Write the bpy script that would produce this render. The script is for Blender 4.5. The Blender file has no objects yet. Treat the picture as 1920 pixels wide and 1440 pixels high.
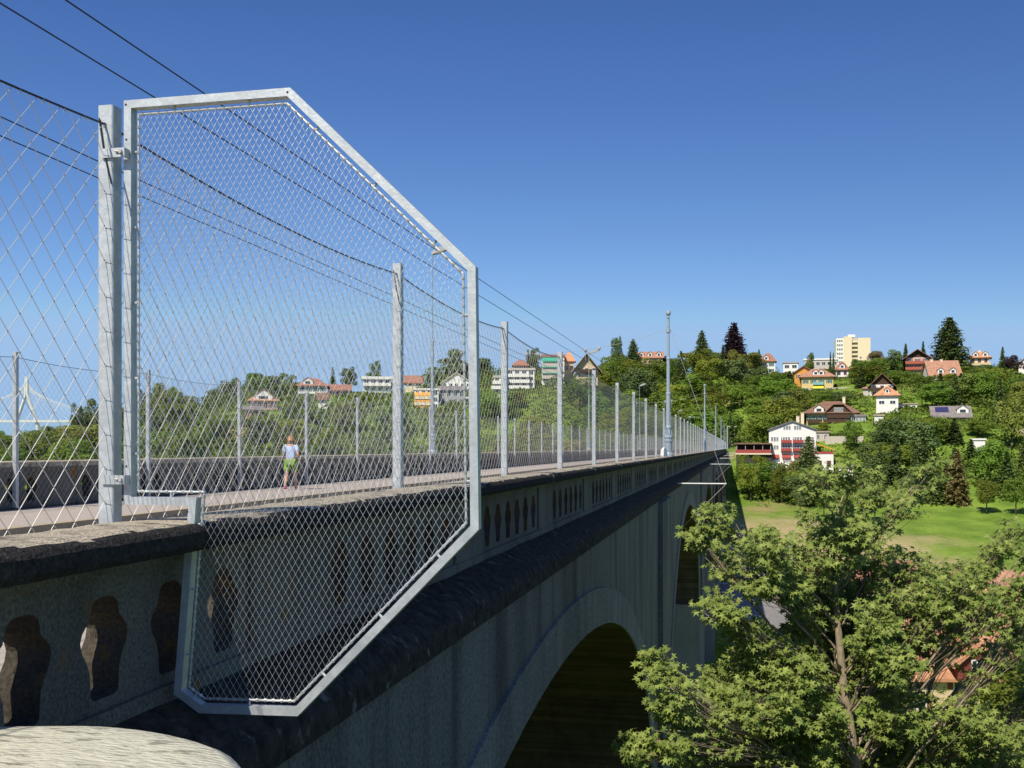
import bpy, bmesh, math, random
from mathutils import Vector, Matrix, noise
random.seed(7)
D = bpy.data
C = bpy.context.scene.collection
# ------------------------------------------------------------------ camera, sky, sun
F = 1950.0                      # focal length in photograph pixels (1920 wide)
VX, HY = 1380.0, 839.0          # vanishing point of the bridge, horizon
TH = math.atan((VX-960)/F)
c, s = math.cos(TH), math.sin(TH)
cam = D.cameras.new('camera'); co = D.objects.new('camera', cam); C.objects.link(co)
co.location = (0, 0, 0); co.rotation_euler = (math.radians(90), 0, TH)
cam.sensor_width = 36; cam.lens = 36*F/1920; cam.shift_y = (HY-720)/1920
cam.clip_start = 0.05; cam.clip_end = 20000
bpy.context.scene.camera = co
sc = bpy.context.scene
sc.view_settings.view_transform = 'Standard'; sc.view_settings.look = 'None'
sc.view_settings.exposure = 0.12; sc.view_settings.gamma = 1.0
SUN = Vector((-.29, -.86, 1.0)).normalized()      # towards the sun
w = D.worlds.new('World'); sc.world = w; w.use_nodes = True
nt = w.node_tree; bg = nt.nodes['Background']
sky = nt.nodes.new('ShaderNodeTexSky'); sky.sky_type = 'NISHITA'; sky.sun_disc = False
sky.sun_elevation = math.asin(SUN.z); sky.sun_rotation = -math.atan2(SUN.x, SUN.y)
sky.altitude = 600; sky.air_density = 1.0; sky.dust_density = 0.4; sky.ozone_density = 4.0
sp_ = nt.nodes.new('ShaderNodeSeparateColor'); cb_ = nt.nodes.new('ShaderNodeCombineColor'); nt.links.new(sky.outputs[0], sp_.inputs[0])
for i_, (pw, gn, mx_) in enumerate(((1.45, .575, 3.8), (1.30, .68, 5.5), (1.04, 1.20, 7.3))):      # deep clear-air blue
    a_ = nt.nodes.new('ShaderNodeMath'); a_.operation = 'MINIMUM'; a_.inputs[1].default_value = mx_
    b_ = nt.nodes.new('ShaderNodeMath'); b_.operation = 'POWER'; b_.inputs[1].default_value = pw
    c_ = nt.nodes.new('ShaderNodeMath'); c_.operation = 'MULTIPLY'; c_.inputs[1].default_value = gn
    nt.links.new(sp_.outputs[i_], a_.inputs[0]); nt.links.new(a_.outputs[0], b_.inputs[0]); nt.links.new(b_.outputs[0], c_.inputs[0]); nt.links.new(c_.outputs[0], cb_.inputs[i_])
nt.links.new(cb_.outputs[0], bg.inputs[0]); bg.inputs[1].default_value = 0.079
sl = D.lights.new('sun', 'SUN'); so = D.objects.new('sun', sl); C.objects.link(so)
sl.energy = 5.0; sl.angle = math.radians(0.5); sl.color = (1, .93, .80)
so.rotation_euler = (-SUN).to_track_quat('-Z', 'Y').to_euler()

# ------------------------------------------------------------------ helpers
def W(px, py, z):               # photograph pixel + distance -> place in the world
    x = (px-960)/F*z
    return Vector((x*c - z*s, x*s + z*c, (HY-py)/F*z))
def proj(p):
    x = p[0]*c + p[1]*s; z = -p[0]*s + p[1]*c
    return 960+F*x/z, HY-F*p[2]/z, z
def lerp(tab, x):
    if x <= tab[0][0]: return tab[0][1]
    for (a, va), (b, vb) in zip(tab, tab[1:]):
        if x <= b: return va+(vb-va)*(x-a)/(b-a)
    return tab[-1][1]

class MB:
    def __init__(self): self.v = []; self.f = []
    def add(self, vs, fs):
        n = len(self.v); self.v += [tuple(p) for p in vs]; self.f += [tuple(i+n for i in q) for q in fs]; return self
    def box(self, x0, x1, y0, y1, z0, z1):
        return self.add([(x0,y0,z0),(x1,y0,z0),(x1,y1,z0),(x0,y1,z0),(x0,y0,z1),(x1,y0,z1),(x1,y1,z1),(x0,y1,z1)],
                 [(0,3,2,1),(4,5,6,7),(0,1,5,4),(1,2,6,5),(2,3,7,6),(3,0,4,7)])
    def tube(self, p, q, r, n=4, r2=None, caps=False):
        p = Vector(p); q = Vector(q); d = q-p
        if d.length < 1e-6: return self
        d.normalize(); u = d.orthogonal().normalized(); v = d.cross(u); r2 = r if r2 is None else r2
        vs = []
        for (o, rr) in ((p, r), (q, r2)):
            for i in range(n):
                a = 2*math.pi*i/n; vs.append(o+u*math.cos(a)*rr+v*math.sin(a)*rr)
        fs = [(i, (i+1) % n, n+(i+1) % n, n+i) for i in range(n)]
        if caps: fs += [tuple(range(n-1, -1, -1)), tuple(range(n, 2*n))]
        return self.add(vs, fs)
    def path(self, pts, rs, n=6):
        if not hasattr(rs, '__len__'): rs = [rs]*len(pts)
        pts = [Vector(p) for p in pts]; base = len(self.v); m = len(pts)
        u = None; vs = []
        for i, p in enumerate(pts):
            d = (pts[min(i+1, m-1)]-pts[max(i-1, 0)])
            d = d.normalized() if d.length > 1e-9 else Vector((0,0,1))
            if u is None: u = d.orthogonal().normalized()
            else:
                u = u-d*u.dot(d)
                u = u.normalized() if u.length > 1e-6 else d.orthogonal().normalized()
            v = d.cross(u)
            for k in range(n):
                a = 2*math.pi*k/n; vs.append(p+(u*math.cos(a)+v*math.sin(a))*rs[i])
        fs = [(i*n+k, i*n+(k+1) % n, (i+1)*n+(k+1) % n, (i+1)*n+k) for i in range(m-1) for k in range(n)]
        fs += [tuple(range(n-1, -1, -1)), tuple((m-1)*n+k for k in range(n))]
        return self.add(vs, fs)
    def lathe(self, prof, n=14, o=(0,0,0)):
        vs = []; m = len(prof)
        for r, z in prof:
            for k in range(n):
                a = 2*math.pi*k/n; vs.append((o[0]+r*math.cos(a), o[1]+r*math.sin(a), o[2]+z))
        fs = [(i*n+k, i*n+(k+1) % n, (i+1)*n+(k+1) % n, (i+1)*n+k) for i in range(m-1) for k in range(n)]
        fs += [tuple(range(n-1, -1, -1)), tuple((m-1)*n+k for k in range(n))]
        return self.add(vs, fs)
    def octa(self, p, r):
        x, y, z = p
        return self.add([(x+r,y,z),(x-r,y,z),(x,y+r,z),(x,y-r,z),(x,y,z+r*1.3),(x,y,z-r*1.3)],
                 [(0,2,4),(2,1,4),(1,3,4),(3,0,4),(2,0,5),(1,2,5),(3,1,5),(0,3,5)])
    def prism(self, poly, axis, a, b):   # poly in the two other axes, extruded along axis
        def P(u, v, t): return {'x': (t,u,v), 'y': (u,t,v), 'z': (u,v,t)}[axis]
        n = len(poly)
        return self.add([P(u,v,a) for u, v in poly]+[P(u,v,b) for u, v in poly],
                 [tuple(range(n)), tuple(range(2*n-1, n-1, -1))]+[(i, n+i, n+(i+1) % n, (i+1) % n) for i in range(n)])
    def build(self, name, mat, parent=None, smooth=False, fix=True):
        me = D.meshes.new(name); me.from_pydata(self.v, [], self.f)
        if fix and len(self.f) < 60000:
            bm = bmesh.new(); bm.from_mesh(me); bmesh.ops.recalc_face_normals(bm, faces=bm.faces); bm.to_mesh(me); bm.free()
        if smooth: me.polygons.foreach_set('use_smooth', [True]*len(me.polygons))
        me.materials.append(mat); me.update()
        o = D.objects.new(name, me); C.objects.link(o)
        if parent: o.parent = parent
        return o
def tag(o, label=None, cat=None, group=None, kind=None):
    if label: o['label'] = label
    if cat: o['category'] = cat
    if group: o['group'] = group
    if kind: o['kind'] = kind
    return o
def empty(name, loc, rz=0, **k):
    o = D.objects.new(name, None); C.objects.link(o); o.location = loc; o.rotation_euler = (0,0,rz)
    o.empty_display_size = .3
    return tag(o, **k)
def dup(o, loc=None, rz=None, parent=None, label=None):
    n = o.copy(); C.objects.link(n); n.parent = parent
    if loc is not None: n.location = loc
    if rz is not None: n.rotation_euler = (0,0,rz)
    if label: n['label'] = label
    for ch in list(o.children): dup(ch, parent=n)
    return n

# ------------------------------------------------------------------ materials
def mat(name, col, rough=.7, metal=0, noise_s=None, var=.25, bump=0, bscale=None, detail=6, stretch=None,
        col2=None, mix_s=None, ramp=(.4,.6), coord='Object', spec=.3, rnd=0):
    m = D.materials.new(name); m.use_nodes = True; n = m.node_tree.nodes; l = m.node_tree.links
    b = n['Principled BSDF']; b.inputs['Roughness'].default_value = rough; b.inputs['Metallic'].default_value = metal
    b.inputs['Specular IOR Level'].default_value = spec
    b.inputs['Base Color'].default_value = (*col, 1)
    tc = n.new('ShaderNodeTexCoord'); src = tc.outputs[coord]
    if coord == 'World':
        pass
    if stretch:
        mp = n.new('ShaderNodeMapping'); mp.inputs['Scale'].default_value = stretch; l.new(src, mp.inputs[0]); src = mp.outputs[0]
    out = None
    if noise_s:
        t = n.new('ShaderNodeTexNoise'); t.inputs['Scale'].default_value = noise_s; t.inputs['Detail'].default_value = detail
        t.inputs['Roughness'].default_value = .65; l.new(src, t.inputs['Vector'])
        r = n.new('ShaderNodeValToRGB'); r.color_ramp.elements[0].position = .3; r.color_ramp.elements[1].position = .7
        r.color_ramp.elements[0].color = (*[x*(1-var) for x in col], 1); r.color_ramp.elements[1].color = (*[min(1, x*(1+var)) for x in col], 1)
        l.new(t.outputs['Fac'], r.inputs[0]); out = r.outputs[0]
    if col2:
        t2 = n.new('ShaderNodeTexNoise'); t2.inputs['Scale'].default_value = mix_s or 1; t2.inputs['Detail'].default_value = 8
        t2.inputs['Roughness'].default_value = .6; l.new(src, t2.inputs['Vector'])
        r2 = n.new('ShaderNodeValToRGB'); r2.color_ramp.elements[0].position = ramp[0]; r2.color_ramp.elements[1].position = ramp[1]
        l.new(t2.outputs['Fac'], r2.inputs[0])
        mx = n.new('ShaderNodeMix'); mx.data_type = 'RGBA'; l.new(r2.outputs[0], mx.inputs[0])
        if out: l.new(out, mx.inputs[6])
        else: mx.inputs[6].default_value = (*col, 1)
        mx.inputs[7].default_value = (*col2, 1); out = mx.outputs[2]
    if rnd:
        oi = n.new('ShaderNodeObjectInfo'); hs = n.new('ShaderNodeHueSaturation'); mr = n.new('ShaderNodeMapRange')
        mr.inputs[3].default_value = 1-rnd; mr.inputs[4].default_value = 1+rnd; l.new(oi.outputs['Random'], mr.inputs[0]); l.new(mr.outputs[0], hs.inputs['Value'])
        if out: l.new(out, hs.inputs['Color'])
        else: hs.inputs['Color'].default_value = (*col, 1)
        out = hs.outputs[0]
    if out: l.new(out, b.inputs['Base Color'])
    if bump:
        t3 = n.new('ShaderNodeTexNoise'); t3.inputs['Scale'].default_value = bscale or (noise_s or 10)*3; t3.inputs['Detail'].default_value = 8
        l.new(src, t3.inputs['Vector']); bp = n.new('ShaderNodeBump'); bp.inputs['Strength'].default_value = bump; bp.inputs['Distance'].default_value = .03
        l.new(t3.outputs['Fac'], bp.inputs['Height']); l.new(bp.outputs[0], b.inputs['Normal'])
    return m
def leafmat(name, c1, c2, sc_=.6, trans=.3, rnd=.3, hue=.03):
    m = D.materials.new(name); m.use_nodes = True; n = m.node_tree.nodes; l = m.node_tree.links
    b = n['Principled BSDF']; b.inputs['Roughness'].default_value = .55; b.inputs['Specular IOR Level'].default_value = .25
    tc = n.new('ShaderNodeTexCoord'); t = n.new('ShaderNodeTexNoise'); t.inputs['Scale'].default_value = sc_; t.inputs['Detail'].default_value = 5
    l.new(tc.outputs['Object'], t.inputs['Vector'])
    r = n.new('ShaderNodeValToRGB'); r.color_ramp.elements[0].position = .32; r.color_ramp.elements[1].position = .68
    r.color_ramp.elements[0].color = (*c1, 1); r.color_ramp.elements[1].color = (*c2, 1); l.new(t.outputs['Fac'], r.inputs[0])
    oi = n.new('ShaderNodeObjectInfo'); hs = n.new('ShaderNodeHueSaturation')
    mr = n.new('ShaderNodeMapRange'); mr.inputs[3].default_value = 1-rnd; mr.inputs[4].default_value = 1+rnd
    mh = n.new('ShaderNodeMapRange'); mh.inputs[3].default_value = .5-hue; mh.inputs[4].default_value = .5+hue
    ml = n.new('ShaderNodeMath'); ml.operation = 'MULTIPLY'; ml.inputs[1].default_value = 7.31
    fr = n.new('ShaderNodeMath'); fr.operation = 'FRACT'
    l.new(oi.outputs['Random'], mr.inputs[0]); l.new(oi.outputs['Random'], ml.inputs[0]); l.new(ml.outputs[0], fr.inputs[0]); l.new(fr.outputs[0], mh.inputs[0])
    l.new(mr.outputs[0], hs.inputs['Value']); l.new(mh.outputs[0], hs.inputs['Hue']); l.new(r.outputs[0], hs.inputs['Color'])
    l.new(hs.outputs[0], b.inputs['Base Color'])
    tr = n.new('ShaderNodeBsdfTranslucent'); l.new(hs.outputs[0], tr.inputs['Color'])
    ms = n.new('ShaderNodeMixShader'); ms.inputs[0].default_value = trans
    l.new(b.outputs[0], ms.inputs[1]); l.new(tr.outputs[0], ms.inputs[2]); l.new(ms.outputs[0], n['Material Output'].inputs[0])
    return m
def concrete(name, col, dark, speck=60, board=False):
    m = D.materials.new(name); m.use_nodes = True; n = m.node_tree.nodes; l = m.node_tree.links
    b = n['Principled BSDF']; b.inputs['Roughness'].default_value = .9; b.inputs['Specular IOR Level'].default_value = .15
    tc = n.new('ShaderNodeTexCoord')
    def nz(scale, st=None, det=8):
        src = tc.outputs['Object']
        if st:
            mp = n.new('ShaderNodeMapping'); mp.inputs['Scale'].default_value = st; l.new(src, mp.inputs[0]); src = mp.outputs[0]
        t = n.new('ShaderNodeTexNoise'); t.inputs['Scale'].default_value = scale; t.inputs['Detail'].default_value = det; t.inputs['Roughness'].default_value = .65
        l.new(src, t.inputs['Vector']); return t.outputs['Fac']
    def rp(a, p0, p1, c0=(0,0,0), c1=(1,1,1)):
        r = n.new('ShaderNodeValToRGB'); r.color_ramp.elements[0].position = p0; r.color_ramp.elements[1].position = p1
        r.color_ramp.elements[0].color = (*c0, 1); r.color_ramp.elements[1].color = (*c1, 1); l.new(a, r.inputs[0]); return r.outputs[0]
    def mix(fac, a, bb, mode='MIX'):
        x = n.new('ShaderNodeMix'); x.data_type = 'RGBA'; x.blend_type = mode
        if isinstance(fac, float): x.inputs[0].default_value = fac
        else: l.new(fac, x.inputs[0])
        for i, q in ((6, a), (7, bb)):
            if isinstance(q, tuple): x.inputs[i].default_value = (*q, 1)
            else: l.new(q, x.inputs[i])
        return x.outputs[2]
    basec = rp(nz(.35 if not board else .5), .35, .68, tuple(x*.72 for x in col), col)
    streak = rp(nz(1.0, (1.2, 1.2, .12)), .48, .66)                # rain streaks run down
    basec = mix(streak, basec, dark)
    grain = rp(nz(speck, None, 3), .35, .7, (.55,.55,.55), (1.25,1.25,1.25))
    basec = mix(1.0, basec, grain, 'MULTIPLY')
    if board:
        bd = rp(nz(2.2, (.05, .05, 3.0), 4), .38, .62, (.62,.62,.62), (1.2,1.2,1.2))
        basec = mix(1.0, basec, bd, 'MULTIPLY')
    l.new(basec, b.inputs['Base Color'])
    bp = n.new('ShaderNodeBump'); bp.inputs['Strength'].default_value = .5; bp.inputs['Distance'].default_value = .02
    l.new(nz(speck*.6), bp.inputs['Height']); l.new(bp.outputs[0], b.inputs['Normal'])
    return m

M = {}
M['galv'] = mat('galvanised_steel', (.50,.53,.55), .48, .35, 26, .16, .06, 60, col2=(.38,.41,.43), mix_s=9, ramp=(.45,.75), spec=.5)
M['wire'] = mat('steel_wire', (.62,.61,.59), .42, .85, spec=.5)
M['cable'] = mat('dark_cable', (.03,.03,.035), .5)
M['cable2'] = mat('pale_cable', (.45,.44,.42), .5, .3)
M['wall'] = concrete('bridge_concrete', (.24,.225,.20), (.10,.093,.085), 28)
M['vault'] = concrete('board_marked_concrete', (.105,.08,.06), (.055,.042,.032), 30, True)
M['pier'] = concrete('pier_stone', (.29,.275,.25), (.17,.16,.15), 24)
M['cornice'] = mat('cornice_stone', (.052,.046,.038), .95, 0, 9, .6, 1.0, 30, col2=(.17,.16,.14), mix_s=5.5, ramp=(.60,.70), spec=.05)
M['baluster'] = concrete('baluster_concrete', (.215,.20,.17), (.10,.092,.08), 50)
# orange lichen on the baluster reveals
def lichen(m, amt=(.63,.73), colr=(.24,.115,.012)):
    n = m.node_tree.nodes; l = m.node_tree.links; b = n['Principled BSDF']
    src = b.inputs['Base Color'].links[0].from_socket
    tc = n.new('ShaderNodeTexCoord'); t = n.new('ShaderNodeTexNoise'); t.inputs['Scale'].default_value = 2.6; t.inputs['Detail'].default_value = 6
    l.new(tc.outputs['Object'], t.inputs['Vector'])
    r = n.new('ShaderNodeValToRGB'); r.color_ramp.elements[0].position = amt[0]; r.color_ramp.elements[1].position = amt[1]; l.new(t.outputs['Fac'], r.inputs[0])
    x = n.new('ShaderNodeMix'); x.data_type = 'RGBA'; l.new(r.outputs[0], x.inputs[0]); l.new(src, x.inputs[6]); x.inputs[7].default_value = (*colr, 1)
    l.new(x.outputs[2], b.inputs['Base Color'])
lichen(M['baluster'])
M['reveal'] = concrete('lichen_shade_reveal', (.095,.08,.06), (.04,.035,.03), 50); lichen(M['reveal'], (.56,.68), (.20,.105,.015))  # dark base paints in the shade of the openings, lichen over it
M['coping'] = mat('coping_gravel_concrete', (.46,.40,.30), .95, 0, 55, .5, .55, 70, col2=(.11,.10,.08), mix_s=7, ramp=(.50,.70), spec=.05)
M['coping_side'] = mat('coping_dark_side', (.040,.038,.036), .95, 0, 40, .5, .8, 60, col2=(.10,.095,.085), mix_s=11, ramp=(.60,.75), spec=.05)  # near-black tone for the outer side faces of the coping
M['butt'] = mat('buttress_stone', (.56,.54,.42), .9, 0, 6, .14, .55, 22, col2=(.27,.26,.20), mix_s=7, ramp=(.55,.62), stretch=(1,2.8,1), spec=.1)
M['pave'] = mat('pavement_asphalt', (.42,.365,.31), .9, 0, 8, .15, .2, 90)
M['road'] = mat('road_asphalt', (.26,.24,.23), .9, 0, 6, .15, .2, 90)
M['kerb'] = mat('kerb_stone', (.42,.33,.20), .85, 0, 12, .2)
M['mast'] = mat('mast_paint', (.30,.36,.41), .5, .1, 12, .15, spec=.4)
M['grass'] = None
L = {}
L['dec'] = leafmat('foliage_broadleaf', (.12,.185,.022), (.28,.36,.05), .9, .42)
L['dec2'] = leafmat('foliage_yellow_green', (.16,.20,.03), (.32,.34,.08), .5, .38)
L['con'] = leafmat('foliage_conifer', (.07,.115,.03), (.16,.21,.06), .6, .12, .25, .015)
L['pur'] = leafmat('foliage_copper', (.028,.016,.020), (.06,.03,.036), .6, .15, .1, .01)
L['con2'] = leafmat('foliage_light_spruce', (.10,.14,.04), (.20,.24,.08), .6, .2, .1, .01)
L['brn'] = leafmat('foliage_dry', (.15,.13,.04), (.30,.21,.10), .6, .15, .1, .01)
L['fg'] = leafmat('foliage_maple', (.08,.14,.02), (.36,.42,.10), 6.5, .30, .0, .0)
L['bush'] = leafmat('foliage_undergrowth', (.075,.12,.016), (.20,.26,.04), .25, .3, 0, 0)
M['bark'] = mat('bark', (.30,.24,.16), .9, 0, 12, .35, .6, 30, stretch=(1,1,.3))
M['barkd'] = mat('dark_bark', (.09,.07,.05), .9, 0, 3, .3)
def plain(name, col, **k): M[name] = mat(name, col, **{**dict(rough=.8, noise_s=2.5, var=.1), **k})
for nm, cl in dict(white=(.78,.76,.70), cream=(.74,.62,.42), beige=(.60,.47,.30), yellow=(.66,.50,.22), pink=(.62,.42,.34), orange_wall=(.62,.30,.07),
                   brown=(.075,.042,.028), grey=(.36,.36,.37), redpaint=(.42,.06,.06), redbalc=(.40,.11,.07), green_awning=(.03,.38,.24), orange_awning=(.80,.36,.06),
                   yellow_awning=(.80,.62,.06), teal=(.22,.42,.42), stone_wall=(.52,.47,.40), shutter_green=(.03,.17,.10), shutter_brown=(.20,.07,.04), solar=(.03,.03,.11),
                   frame_white=(.75,.75,.73), dark_wood=(.05,.03,.02), shade_and_railing=(.06,.055,.05)).items(): plain(nm, cl)
M['redpaint'] = mat('faded_red_paint', (.36,.07,.06), .8, 0, 2.5, .2)
M['dull_red'] = mat('dark_red_boards', (.20,.05,.035), .85, 0, 4, .25)
def tiles(name, col): M[name] = mat(name, col, rough=.85, noise_s=3.5, var=.28, bump=.5, bscale=9, col2=tuple(x*.6 for x in col), mix_s=.9, ramp=(.45,.75))
tiles('tile_orange', (.56,.28,.15)); tiles('tile_red', (.38,.17,.11)); tiles('tile_brown', (.24,.135,.09)); tiles('tile_pink', (.44,.23,.15)); tiles('tile_grey', (.25,.22,.21)); tiles('tile_beige', (.42,.33,.25))
M['glass'] = mat('window_glass', (.035,.045,.055), .12, 0, spec=.6)

# ------------------------------------------------------------------ terrain
NEAR = [(2,-1.8),(5,-6),(12,-13),(25,-19),(50,-22),(75,-23.5),(110,-24.2)]
COLS = [(-1500, NEAR+[(200,-22),(300,-14),(380,-8),(500,-10),(900,-10)]),
 (0,   NEAR+[(200,-22),(300,-9),(350,-4),(380,-3),(420,-6),(600,-16),(1500,-10)]),
 (150, NEAR+[(200,-22),(270,-9),(300,-3),(350,0),(380,0),(420,-3),(600,-14),(1500,-10)]),
 (300, NEAR+[(200,-21),(250,-9),(300,-2),(340,6),(380,9),(430,9),(900,6)]),
 (480, NEAR+[(200,-21),(250,-9),(300,-3),(340,11),(380,17),(430,18),(900,14)]),
 (600, NEAR+[(200,-21),(250,-10),(300,-4),(340,10),(380,19),(430,22),(900,18)]),
 (900, NEAR+[(200,-21),(250,-10),(300,-3),(340,13.4),(380,20.5),(430,25),(900,20)]),
 (1050,NEAR+[(200,-21),(250,-11),(300,-2),(350,22),(400,29),(500,33),(900,30)]),
 (1150,NEAR+[(200,-21),(260,-14),(320,-2.5),(360,5),(400,19),(450,33),(500,36),(900,34)]),
 (1380,NEAR+[(190,-21),(258,-15),(300,-9),(330,-2.2),(362,1.5),(400,16),(450,32),(500,35),(900,40)]),
 (1500,NEAR+[(190,-23),(258,-15.5),(300,-7.2),(330,4),(400,21),(430,27),(480,32),(600,44),(900,46)]),
 (1700,NEAR+[(190,-23),(258,-16),(300,-4),(330,9.5),(345,13),(390,26),(420,30),(600,41),(900,44)]),
 (1920,NEAR+[(190,-22.5),(258,-15.5),(310,3),(390,24),(430,31),(600,40),(900,44)]),
 (3500,NEAR+[(190,-22),(258,-15),(310,2),(390,22),(430,30),(600,38),(900,44)])]
def hc(px, z):
    if px <= COLS[0][0]: return lerp(COLS[0][1], z)
    for (a, ta), (b, tb) in zip(COLS, COLS[1:]):
        if px <= b:
            f = (px-a)/(b-a); return lerp(ta, z)*(1-f)+lerp(tb, z)*f
    return lerp(COLS[-1][1], z)
def ground(X, Y):
    xc = X*c+Y*s; zc = -X*s+Y*c
    if zc < 3: return lerp(NEAR, zc)
    h = hc(960+F*xc/zc, zc)
    if zc > 30: h += 1.2*noise.noise(Vector((X*.03, Y*.03, 0)))*min(1, (zc-30)/60)
    return h
def build_ground():
    zs = [-400,-60,-15,-4,0,2,3,5,8,12,18,25,35,50,62,75,90,105,120,135,150,165,180]+[190+7*i for i in range(46)]+[530,570,620,700,800,950,1200,1700,3000,9000]
    us = [(-2.6+5.2*i/150) for i in range(151)]
    mb = MB(); n = len(us)
    for z in zs:
        for u in us:
            x = u*max(z, 25 if z > -100 else 400)
            if z >= 9000: x = u*9000*1.2
            X = x*c-z*s; Y = x*s+z*c
            mb.v.append((X, Y, ground(X, Y)))
    for i in range(len(zs)-1):
        for j in range(n-1): mb.f.append((i*n+j, i*n+j+1, (i+1)*n+j+1, (i+1)*n+j))
    m = D.materials.new('grass_and_earth'); m.use_nodes = True; nn = m.node_tree.nodes; l = m.node_tree.links
    b = nn['Principled BSDF']; b.inputs['Roughness'].default_value = .95; b.inputs['Specular IOR Level'].default_value = .1
    tc = nn.new('ShaderNodeTexCoord')
    def nz(sc_, det=6):
        t = nn.new('ShaderNodeTexNoise'); t.inputs['Scale'].default_value = sc_; t.inputs['Detail'].default_value = det; t.inputs['Roughness'].default_value = .6
        l.new(tc.outputs['Object'], t.inputs['Vector']); return t.outputs['Fac']
    r = nn.new('ShaderNodeValToRGB'); l.new(nz(.12), r.inputs[0])
    r.color_ramp.elements[0].position = .35; r.color_ramp.elements[0].color = (.12,.20,.028,1)
    r.color_ramp.elements[1].position = .62; r.color_ramp.elements[1].color = (.21,.31,.045,1)
    r2 = nn.new('ShaderNodeValToRGB'); l.new(nz(.028, 9), r2.inputs[0]); r2.color_ramp.elements[0].position = .56; r2.color_ramp.elements[1].position = .66
    mx = nn.new('ShaderNodeMix'); mx.data_type = 'RGBA'; l.new(r2.outputs[0], mx.inputs[0]); l.new(r.outputs[0], mx.inputs[6]); mx.inputs[7].default_value = (.34,.28,.12,1)
    # a worn, dry patch of grass at the left end of the meadow
    pc = W(1500, 0, 214); vs = nn.new('ShaderNodeVectorMath'); vs.operation = 'DISTANCE'; vs.inputs[1].default_value = (pc.x, pc.y, -19)
    l.new(tc.outputs['Object'], vs.inputs[0]); ad = nn.new('ShaderNodeMath'); ad.operation = 'MULTIPLY_ADD'; ad.inputs[1].default_value = 42; l.new(nz(.11, 8), ad.inputs[0]); l.new(vs.outputs['Value'], ad.inputs[2])
    mr_ = nn.new('ShaderNodeMapRange'); mr_.inputs[1].default_value = 40; mr_.inputs[2].default_value = 55; mr_.inputs[3].default_value = 1; mr_.inputs[4].default_value = 0; l.new(ad.outputs[0], mr_.inputs[0])
    m0 = nn.new('ShaderNodeMix'); m0.data_type = 'RGBA'; l.new(mr_.outputs[0], m0.inputs[0]); l.new(mx.outputs[2], m0.inputs[6]); m0.inputs[7].default_value = (.42,.34,.17,1); mx = m0
    r3 = nn.new('ShaderNodeValToRGB'); l.new(nz(1.6), r3.inputs[0]); r3.color_ramp.elements[0].color = (.6,.6,.6,1); r3.color_ramp.elements[1].color = (1.3,1.3,1.3,1)
    m2 = nn.new('ShaderNodeMix'); m2.data_type = 'RGBA'; m2.blend_type = 'MULTIPLY'; m2.inputs[0].default_value = 1; l.new(mx.outputs[2], m2.inputs[6]); l.new(r3.outputs[0], m2.inputs[7])
    l.new(m2.outputs[2], b.inputs['Base Color'])
    bp = nn.new('ShaderNodeBump'); bp.inputs['Distance'].default_value = .4; l.new(nz(.9), bp.inputs['Height']); l.new(bp.outputs[0], b.inputs['Normal'])
    M['grass'] = m
    o = mb.build('ground', m, smooth=True, fix=False); tag(o, 'green valley meadow and hillside ground', kind='structure')
build_ground()
def strip(name, pts, wdt, m, lift=.12, label=None):     # a road laid on the ground along points (X,Y)
    mb = MB(); P = []
    for (a, b) in zip(pts, pts[1:]):
        a = Vector(a); b = Vector(b); k = max(1, int((b-a).length/5))
        P += [a+(b-a)*i/k for i in range(k)]
    P.append(Vector(pts[-1])); n = len(P)
    for i, p in enumerate(P):
        d = (P[min(i+1, n-1)]-P[max(i-1, 0)]).normalized(); nrm = Vector((-d.y, d.x))
        for k in range(7):
            q = p+nrm*wdt*(k/6-.5); mb.v.append((q.x, q.y, ground(q.x, q.y)+lift))
    for i in range(n-1):
        for k in range(6): mb.f.append((i*7+k, i*7+k+1, i*7+7+k+1, i*7+7+k))
    o = mb.build(name, m, fix=False); tag(o, label, kind='structure')
def gxy(px, z):
    p = W(px, 0, z); return (p.x, p.y)
M['valley_road'] = mat('valley_asphalt', (.24,.225,.21), .9, 0, .6, .15)
strip('road', [gxy(1340,148), gxy(1450,150), gxy(1540,150), gxy(1700,146), gxy(2000,150)], 44, M['valley_road'], .25, 'grey asphalt yard and road on the valley floor beside the bridge piers')
strip('path', [gxy(1440,170), gxy(1700,178), gxy(1880,172), gxy(2100,160)], 4, M['pave'], .25, 'pale path along the foot of the meadow')

# ------------------------------------------------------------------ bridge
AA = .391                                  # eye above the coping
T0, T1 = -9.0, 341.0
DB, DO, DI = 2.97, 2.60, 3.20              # balustrade face, wall face, inner edge of coping (lateral distances)
DF = 14.2; UP = .107                       # far parapet inner edge and how much higher it lies
SP = 4.82; TP1 = 4.96                       # fence post spacing, t of the first post in view
AR, BR, PITCH, TC0, CROWN = 16.6, 8.0, 42.55, 16.4, -3.245
NARCH = 7
def arch_h(t, grow=0):
    k = round((t-TC0)/PITCH); k = max(0, min(NARCH-1, k)); u = (t-TC0-k*PITCH)/(AR+grow)
    if abs(u) >= 1: return None
    return CROWN-BR+(BR+grow)*math.sqrt(1-u*u)
bridge = empty('stone_bridge', (-8.7, 160, -28), label='long grey concrete arch viaduct running away from the camera across the valley', cat='bridge')
def inv(o):            # part coordinates are world coordinates; keep them under the Empty
    o.matrix_parent_inverse = Matrix.Translation(-Vector(o.parent.location)); return o
def arch_ts():
    ts = []
    for k in range(NARCH):
        tc = TC0+k*PITCH
        ts += [tc-AR*math.cos(math.pi*i/56) for i in range(57)]
    return ts
FLOOR = -29
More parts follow.
